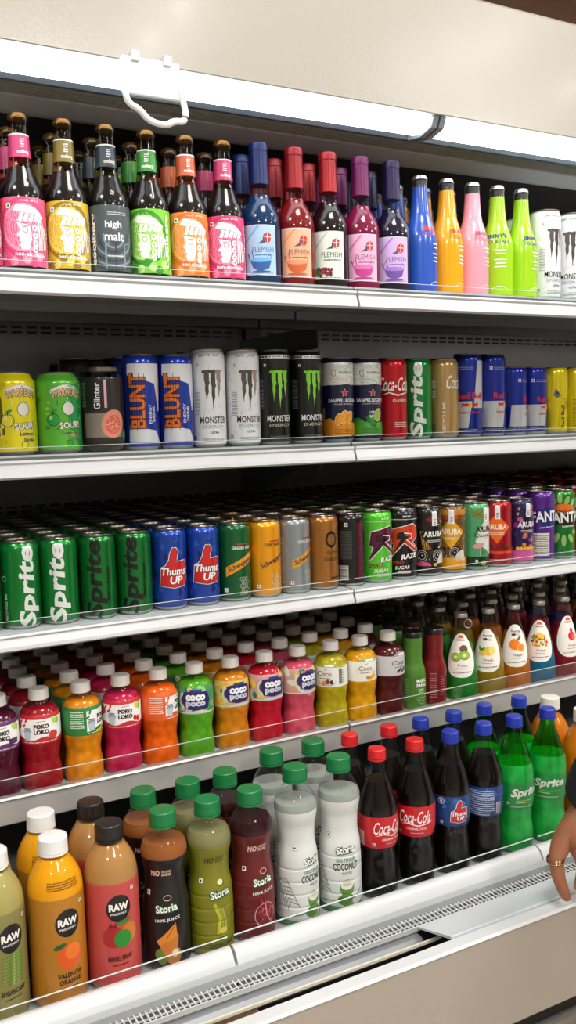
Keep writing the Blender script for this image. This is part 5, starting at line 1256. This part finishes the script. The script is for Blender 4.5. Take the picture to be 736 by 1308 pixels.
# ---- second shelf
Y2, Z2 = 1.355, ZC-.0398
T2 = [(17, 'sour_lemon', 24, 'yellow sour lemon soda can at the left end of the second shelf', ''),
      (74.5, 'sour_apple', 24, 'green sour apple soda can between yellow can and clear can', ''),
      (131, 'guava_clear', 0, 'clear plastic can with black label and pink guava half', ''),
      (180, 'blunt_blue', 0, 'blue and white can with orange vertical lettering beside the clear guava can', ''),
      (226, 'blunt_blue', 0, 'blue and white can with orange vertical lettering beside the white clawed can', ''),
      (264.5, 'monster_white', 7, 'white can with dark claw marks next to the blue and white cans, second shelf', ''),
      (310.5, 'monster_white', 15, 'white can with dark claw marks next to the black cans, second shelf', ''),
      (350, 'monster_black', 12, 'black can with green claw marks next to the white clawed cans', ''),
      (391, 'monster_black', 20, 'black can with green claw marks next to the navy orange-sliced can', ''),
      (431.5, 'orange_italian', 27, 'navy and white can with orange slices and amber base', ''),
      (467.5, 'mint_italian', 27, 'navy and white can with mint leaves and green base', ''),
      (501.5, 'cola_red', 15, 'red cola can with white script lettering, second shelf', ''),
      (531.6, 'lime_330', 5, 'green can with white vertical lettering between red and tan cans', ''),
      (565.7, 'tan_can', 8, 'tan can with white script and vertical recycling words', ''),
      (597, 'bull_tall', -15, 'tall blue and silver can next to the tan can, second shelf', ''),
      (627, 'bull_tall_turned', 25, 'tall blue and silver can next to the small blue cans', ''),
      (656, 'bull_small', 45, 'small blue and silver can next to the tall blue cans', ''),
      (681, 'bull_small', 15, 'small blue and silver can next to the yellow can', ''),
      (708, 'yellow_edition', 15, 'yellow can with dark vertical lettering, second shelf', ''),
      (734, 'yellow_edition', 50, 'yellow can cut by the right frame edge, second shelf', '')]
c2 = row(T2, Y2, Z2, (525, 510), 'drink cans on the second shelf', iscat)
for i, (px, kd, yy) in enumerate(((100, 'dark_spare', 1.44), (127, 'dark_spare', 1.44), (85, 'dark_spare', 1.55), (112, 'dark_spare', 1.56), (143, 'dark_spare', 1.53))):
    X, _ = at(px, 520, yy)
    place(kd, X, yy, Z2, 0, ('plain dark can right behind the clear guava can, nearer the green can', 'plain dark can right behind the clear guava can, nearer the blue cans', 'plain dark can deep behind the green sour can, leftmost of three at the back', 'plain dark can deep behind the clear guava can, middle of three at the back', 'plain dark can deep behind the clear guava can, rightmost of three at the back')[i], 'can', 'dark cans behind on the second shelf')
for i in (3, 5, 7, 9, 11, 13, 15, 18):
    place(c2[i][1], c2[i][0], Y2+.062, Z2, 10, 'can standing directly behind the %s of the second shelf' % ('', '', '', 'first blue and orange can', '', 'first white can', '', 'first black can', '', 'orange-sliced navy can', '', 'red cola can', '', 'tan can', '', 'second tall blue can', '', '', 'yellow can')[i], 'can', 'cans behind on the second shelf', ('lettering', 'artwork'))

# ---- third shelf
Y3, Z3 = 1.358, ZC-.2968
T3 = [(-24, 'lime_300', 24, 'green can with white slanted lettering cut by the left frame edge', 'edge green can'),
      (26, 'lime_300', 24, 'leftmost fully seen green can with white slanted lettering, third shelf', 'first white-lettered green can'),
      (74, 'lime_300', 0, 'green can with white slanted lettering beside the black-lettered green cans', 'second white-lettered green can'),
      (124.5, 'lime_zero', -5, 'green can with black slanted lettering beside the white-lettered cans', 'first black-lettered green can'),
      (171, 'lime_zero', -5, 'green can with black slanted lettering beside the blue thumb cans', 'second black-lettered green can'),
      (220.3, 'thumb_blue', 15, 'blue can with red thumb emblem beside the green cans', 'first blue thumb can'),
      (263.5, 'thumb_blue', 17, 'blue can with red thumb emblem beside the dark green ginger can', 'second blue thumb can'),
      (304, 'ginger_green', 28, 'dark green ginger ale can with slanted yellow band', 'ginger ale can'),
      (346.5, 'tonic_yellow', 35, 'orange-yellow tonic water can on the third shelf', 'yellow tonic can'),
      (384, 'soda_grey', 50, 'silver grey soda water can with slanted yellow band', 'grey soda can'),
      (419.5, 'gold_can', 35, 'gold-brown can with large dark round letter', 'gold can'),
      (454, 'black_turned', 0, 'black can turned to show its small print and barcode', 'black barcode can'),
      (483, 'zap_green', 28, 'bright green can with purple lightning emblem', 'bright green can'),
      (513, 'zap_black', 10, 'black can with red lightning emblem', 'black lightning can'),
      (542.7, 'parrot_dark', 28, 'dark patterned can with black diamond on the third shelf', 'dark patterned can'),
      (572, 'parrot_yellow', 0, 'patterned can with yellow diamond and yellow base', 'yellow diamond can'),
      (600, 'flamingo_mint', 45, 'mint and cream can with pink flamingo', 'flamingo can'),
      (627.5, 'diamond_red', 0, 'red can with orange diamond on the third shelf', 'red diamond can'),
      (658.5, 'purple_night', 36, 'purple patterned can with pink base', 'purple patterned can'),
      (685, 'grape_purple', 38, 'taller purple can with white sticker on its front', 'purple sticker can'),
      (713.5, 'cactus_green', 20, 'taller green can with pale cactus pattern', 'cactus can'),
      (739, 'red_end', 0, 'red can cut by the right frame edge, third shelf', 'edge red can')]
c3 = row(T3, Y3, Z3, (740, 680), 'drink cans on the third shelf', iscat)
xx = c3[-1][0]; ex3 = []
for i in range(11): xx += .058; ex3.append((xx, ('zap_black', 'gold_can', 'red_end')[i % 3] if i < 9 else 'dark_spare', 'red can at the right frame edge', 0, .03))
vis = lambda X, Yb: 335 > -1 and (RM @ np.array([X, Yb, -.17]))
def seen(X, Yb, margin=30):
    p = RM @ np.array([X, Yb, -.17]); u = cc[0]+F*p[0]/p[2]; return -margin < u < 736+margin
for ci, (X, kind, ref, _, _) in enumerate(c3+ex3):
    for r_ in range(9):
        yy = Y3+.0585*(r_+1)+(.006 if ci % 2 else 0)
        if yy > 1.90 or not seen(X, yy) or (ci < 4 and r_ > 6): continue
        lab = '%s can, third shelf, %s row, behind the %s' % ('same-kind', ORD[r_], ref) if ci < len(c3) else 'can, third shelf, %s row, %s column right of the edge red can' % (ORD[r_], ('first',)+ORD and (('first',)+ORD)[ci-len(c3)])
        lab = lab.replace('same-kind can', 'dark-topped can')
        place(kind, X+rnd.uniform(-.0006, .0006), yy, Z3, rnd.uniform(-60, 60), lab, 'can', 'cans in the rows behind on the third shelf', ('lettering', 'artwork', 'tab', 'label'))

# ---- fourth shelf
Y4, Z4 = 1.368, ZC-.5525
T4 = [(-2, 'loko_purple', 0, 'purple-red juice bottle cut by the left frame edge, fourth shelf', 'edge purple bottle'),
      (52, 'loko_melon', -8, 'deep red juice bottle with watermelon label, fourth shelf', 'red melon bottle'),
      (105.5, 'loko_mango', 35, 'orange-yellow juice bottle with green turned label', 'mango bottle'),
      (156, 'loko_pink', 0, 'crimson pink juice bottle with red and white label', 'crimson bottle'),
      (204, 'loko_orange', 30, 'bright orange juice bottle with orange and white label', 'orange label bottle'),
      (250, 'poco_green', -8, 'green jelly drink bottle with round-lettered navy label', 'green jelly bottle'),
      (295.5, 'poco_orange', 10, 'amber jelly drink bottle with round-lettered navy label', 'amber jelly bottle'),
      (339, 'poco_red', 10, 'red jelly drink bottle with round-lettered navy label', 'red jelly bottle'),
      (381, 'poco_pink', 20, 'pale pink jelly drink bottle with round-lettered navy label', 'pink jelly bottle'),
      (423, 'ico_lime', -20, 'yellow-green coconut drink bottle with cream label', 'lime coconut bottle'),
      (462, 'ico_mango', 14, 'golden coconut drink bottle with cream label', 'golden coconut bottle'),
      (494.5, 'ico_grape', 25, 'dark maroon coconut drink bottle with grey label', 'maroon coconut bottle'),
      (529, 'tall_green', 42, 'tall-necked green juice bottle with black twist lid', 'green black-lidded bottle'),
      (553, 'tall_red', 10, 'tall-necked dark red juice bottle with black twist lid', 'red black-lidded bottle'),
      (590, 'cone_kiwi', 4, 'green cone-shaped bottle with kiwi teardrop label and pull ring', 'kiwi cone bottle'),
      (624, 'cone_pine', 0, 'olive-yellow cone-shaped bottle with pineapple teardrop label', 'pineapple cone bottle'),
      (657.5, 'cone_orange', 0, 'amber cone-shaped bottle with orange fruit teardrop label', 'orange cone bottle'),
      (690, 'cone_mix', 2, 'blue cone-shaped bottle with mixed fruit teardrop label', 'blue cone bottle'),
      (718, 'cone_guava', 16, 'dark red cone-shaped bottle with red fruit teardrop label', 'red cone bottle'),
      (746, 'cone_navy', 0, 'navy cone-shaped bottle at the right frame edge, fourth shelf', 'navy cone bottle')]
c4 = row(T4, Y4, Z4, (950, 830), 'juice bottles on the fourth shelf', iscat)
xx = c4[-1][0]; ex4 = []
for i in range(7): xx += .069; ex4.append((xx, 'cone_'+('guava', 'pine', 'orange', 'kiwi')[i % 4], '', 0, .03))
for ci, (X, kind, ref, _, _) in enumerate(c4+ex4):
    dy = .070 if kind.startswith('cone') else .066
    for r_ in range(7):
        yy = Y4+dy*(r_+1)+(.010 if ci % 2 else 0)
        if yy > 1.89 or not seen(X, yy): continue
        if kind.startswith('tall') and r_ > 2: continue
        lab = 'bottle, fourth shelf, %s row, behind the %s' % (ORD[r_], ref) if ci < len(c4) else 'cone-shaped bottle, fourth shelf, %s row, %s column right of the navy one' % (ORD[r_], (('first',)+ORD)[ci-len(c4)])
        place(kind, X+rnd.uniform(-.002, .002), yy, Z4, rnd.uniform(-8, 8)-math.degrees(math.atan2(X, yy)), lab, 'bottle', 'bottles in the rows behind on the fourth shelf', ('lettering', 'artwork', 'pull_ring') + (('label',) if kind.startswith('cone') else ()))

# ---- bottom deck
Y5, Z5 = 1.165, ZC-.767
T5 = [(-5, 'raw_cane', 28, 'pale sugarcane juice bottle with white cap at the left frame edge', 'sugarcane bottle'),
      (72, 'raw_orange', 22, 'yellow orange juice bottle with white cap on the bottom deck', 'orange juice bottle'),
      (143, 'raw_mixed', 13, 'coral red mixed fruit juice bottle with black cap', 'coral mixed fruit bottle'),
      (211, 'storia_mango', 4, 'black-sleeved mango juice bottle with green cap', 'black-sleeved bottle'),
      (269, 'storia_cane', 25, 'olive green ribbed juice bottle with green cap', 'olive ribbed bottle'),
      (320, 'storia_pom', 25, 'dark red pomegranate juice bottle with green cap', 'pomegranate bottle'),
      (379, 'storia_coco', 38, 'white coconut water bottle beside the dark red pomegranate bottle', 'first coconut bottle'),
      (434, 'storia_coco', 8, 'white coconut water bottle beside the red-labelled cola bottle', 'second coconut bottle'),
      (483, 'cola_bottle', 38, 'red-capped cola bottle beside the white coconut bottle', 'first cola bottle'),
      (531, 'cola_bottle', 0, 'red-capped cola bottle beside the blue thumb-labelled bottle', 'second cola bottle'),
      (576, 'thumb_bottle', 25, 'blue-capped cola bottle with blue label and red thumb', 'blue thumb bottle'),
      (618.5, 'thumb_bottle_turned', 0, 'blue-capped cola bottle turned to show small print and barcode', 'turned blue-capped bottle'),
      (657, 'lime_bottle', 40, 'green soda bottle with blue cap beside the turned cola bottle', 'first green soda bottle'),
      (699, 'lime_bottle', 10, 'green soda bottle with blue cap beside the orange soda bottle', 'second green soda bottle'),
      (745, 'orange_soda', 0, 'orange soda bottle with white cap behind the black sleeve', 'orange soda bottle')]
c5 = row(T5, Y5, Z5, (1180, 1000), 'large bottles on the bottom deck', iscat)
for ci, (X, kind, ref, _, _) in enumerate(c5):
    dy = {'raw': .082, 'sto': .080, 'ora': .086}.get(kind[:3], .078)
    for r_ in range(1):
        yy = Y5+dy*(r_+1)
        place(kind, X+rnd.uniform(-.004, .004), yy+rnd.uniform(-.002, .002), Z5, rnd.uniform(-10, 20)-math.degrees(math.atan2(X, yy)), 'bottle on the bottom deck, %s row, behind the %s' % (ORD[r_], ref), 'bottle', 'bottles in the rows behind on the bottom deck', () if r_ == 0 else ('lettering', 'artwork'))
for k, p in PROTO.items():
    if k not in used and p.location.length < .01:
        for o in list(p.children_recursive): bpy.data.objects.remove(o)
        bpy.data.objects.remove(p)
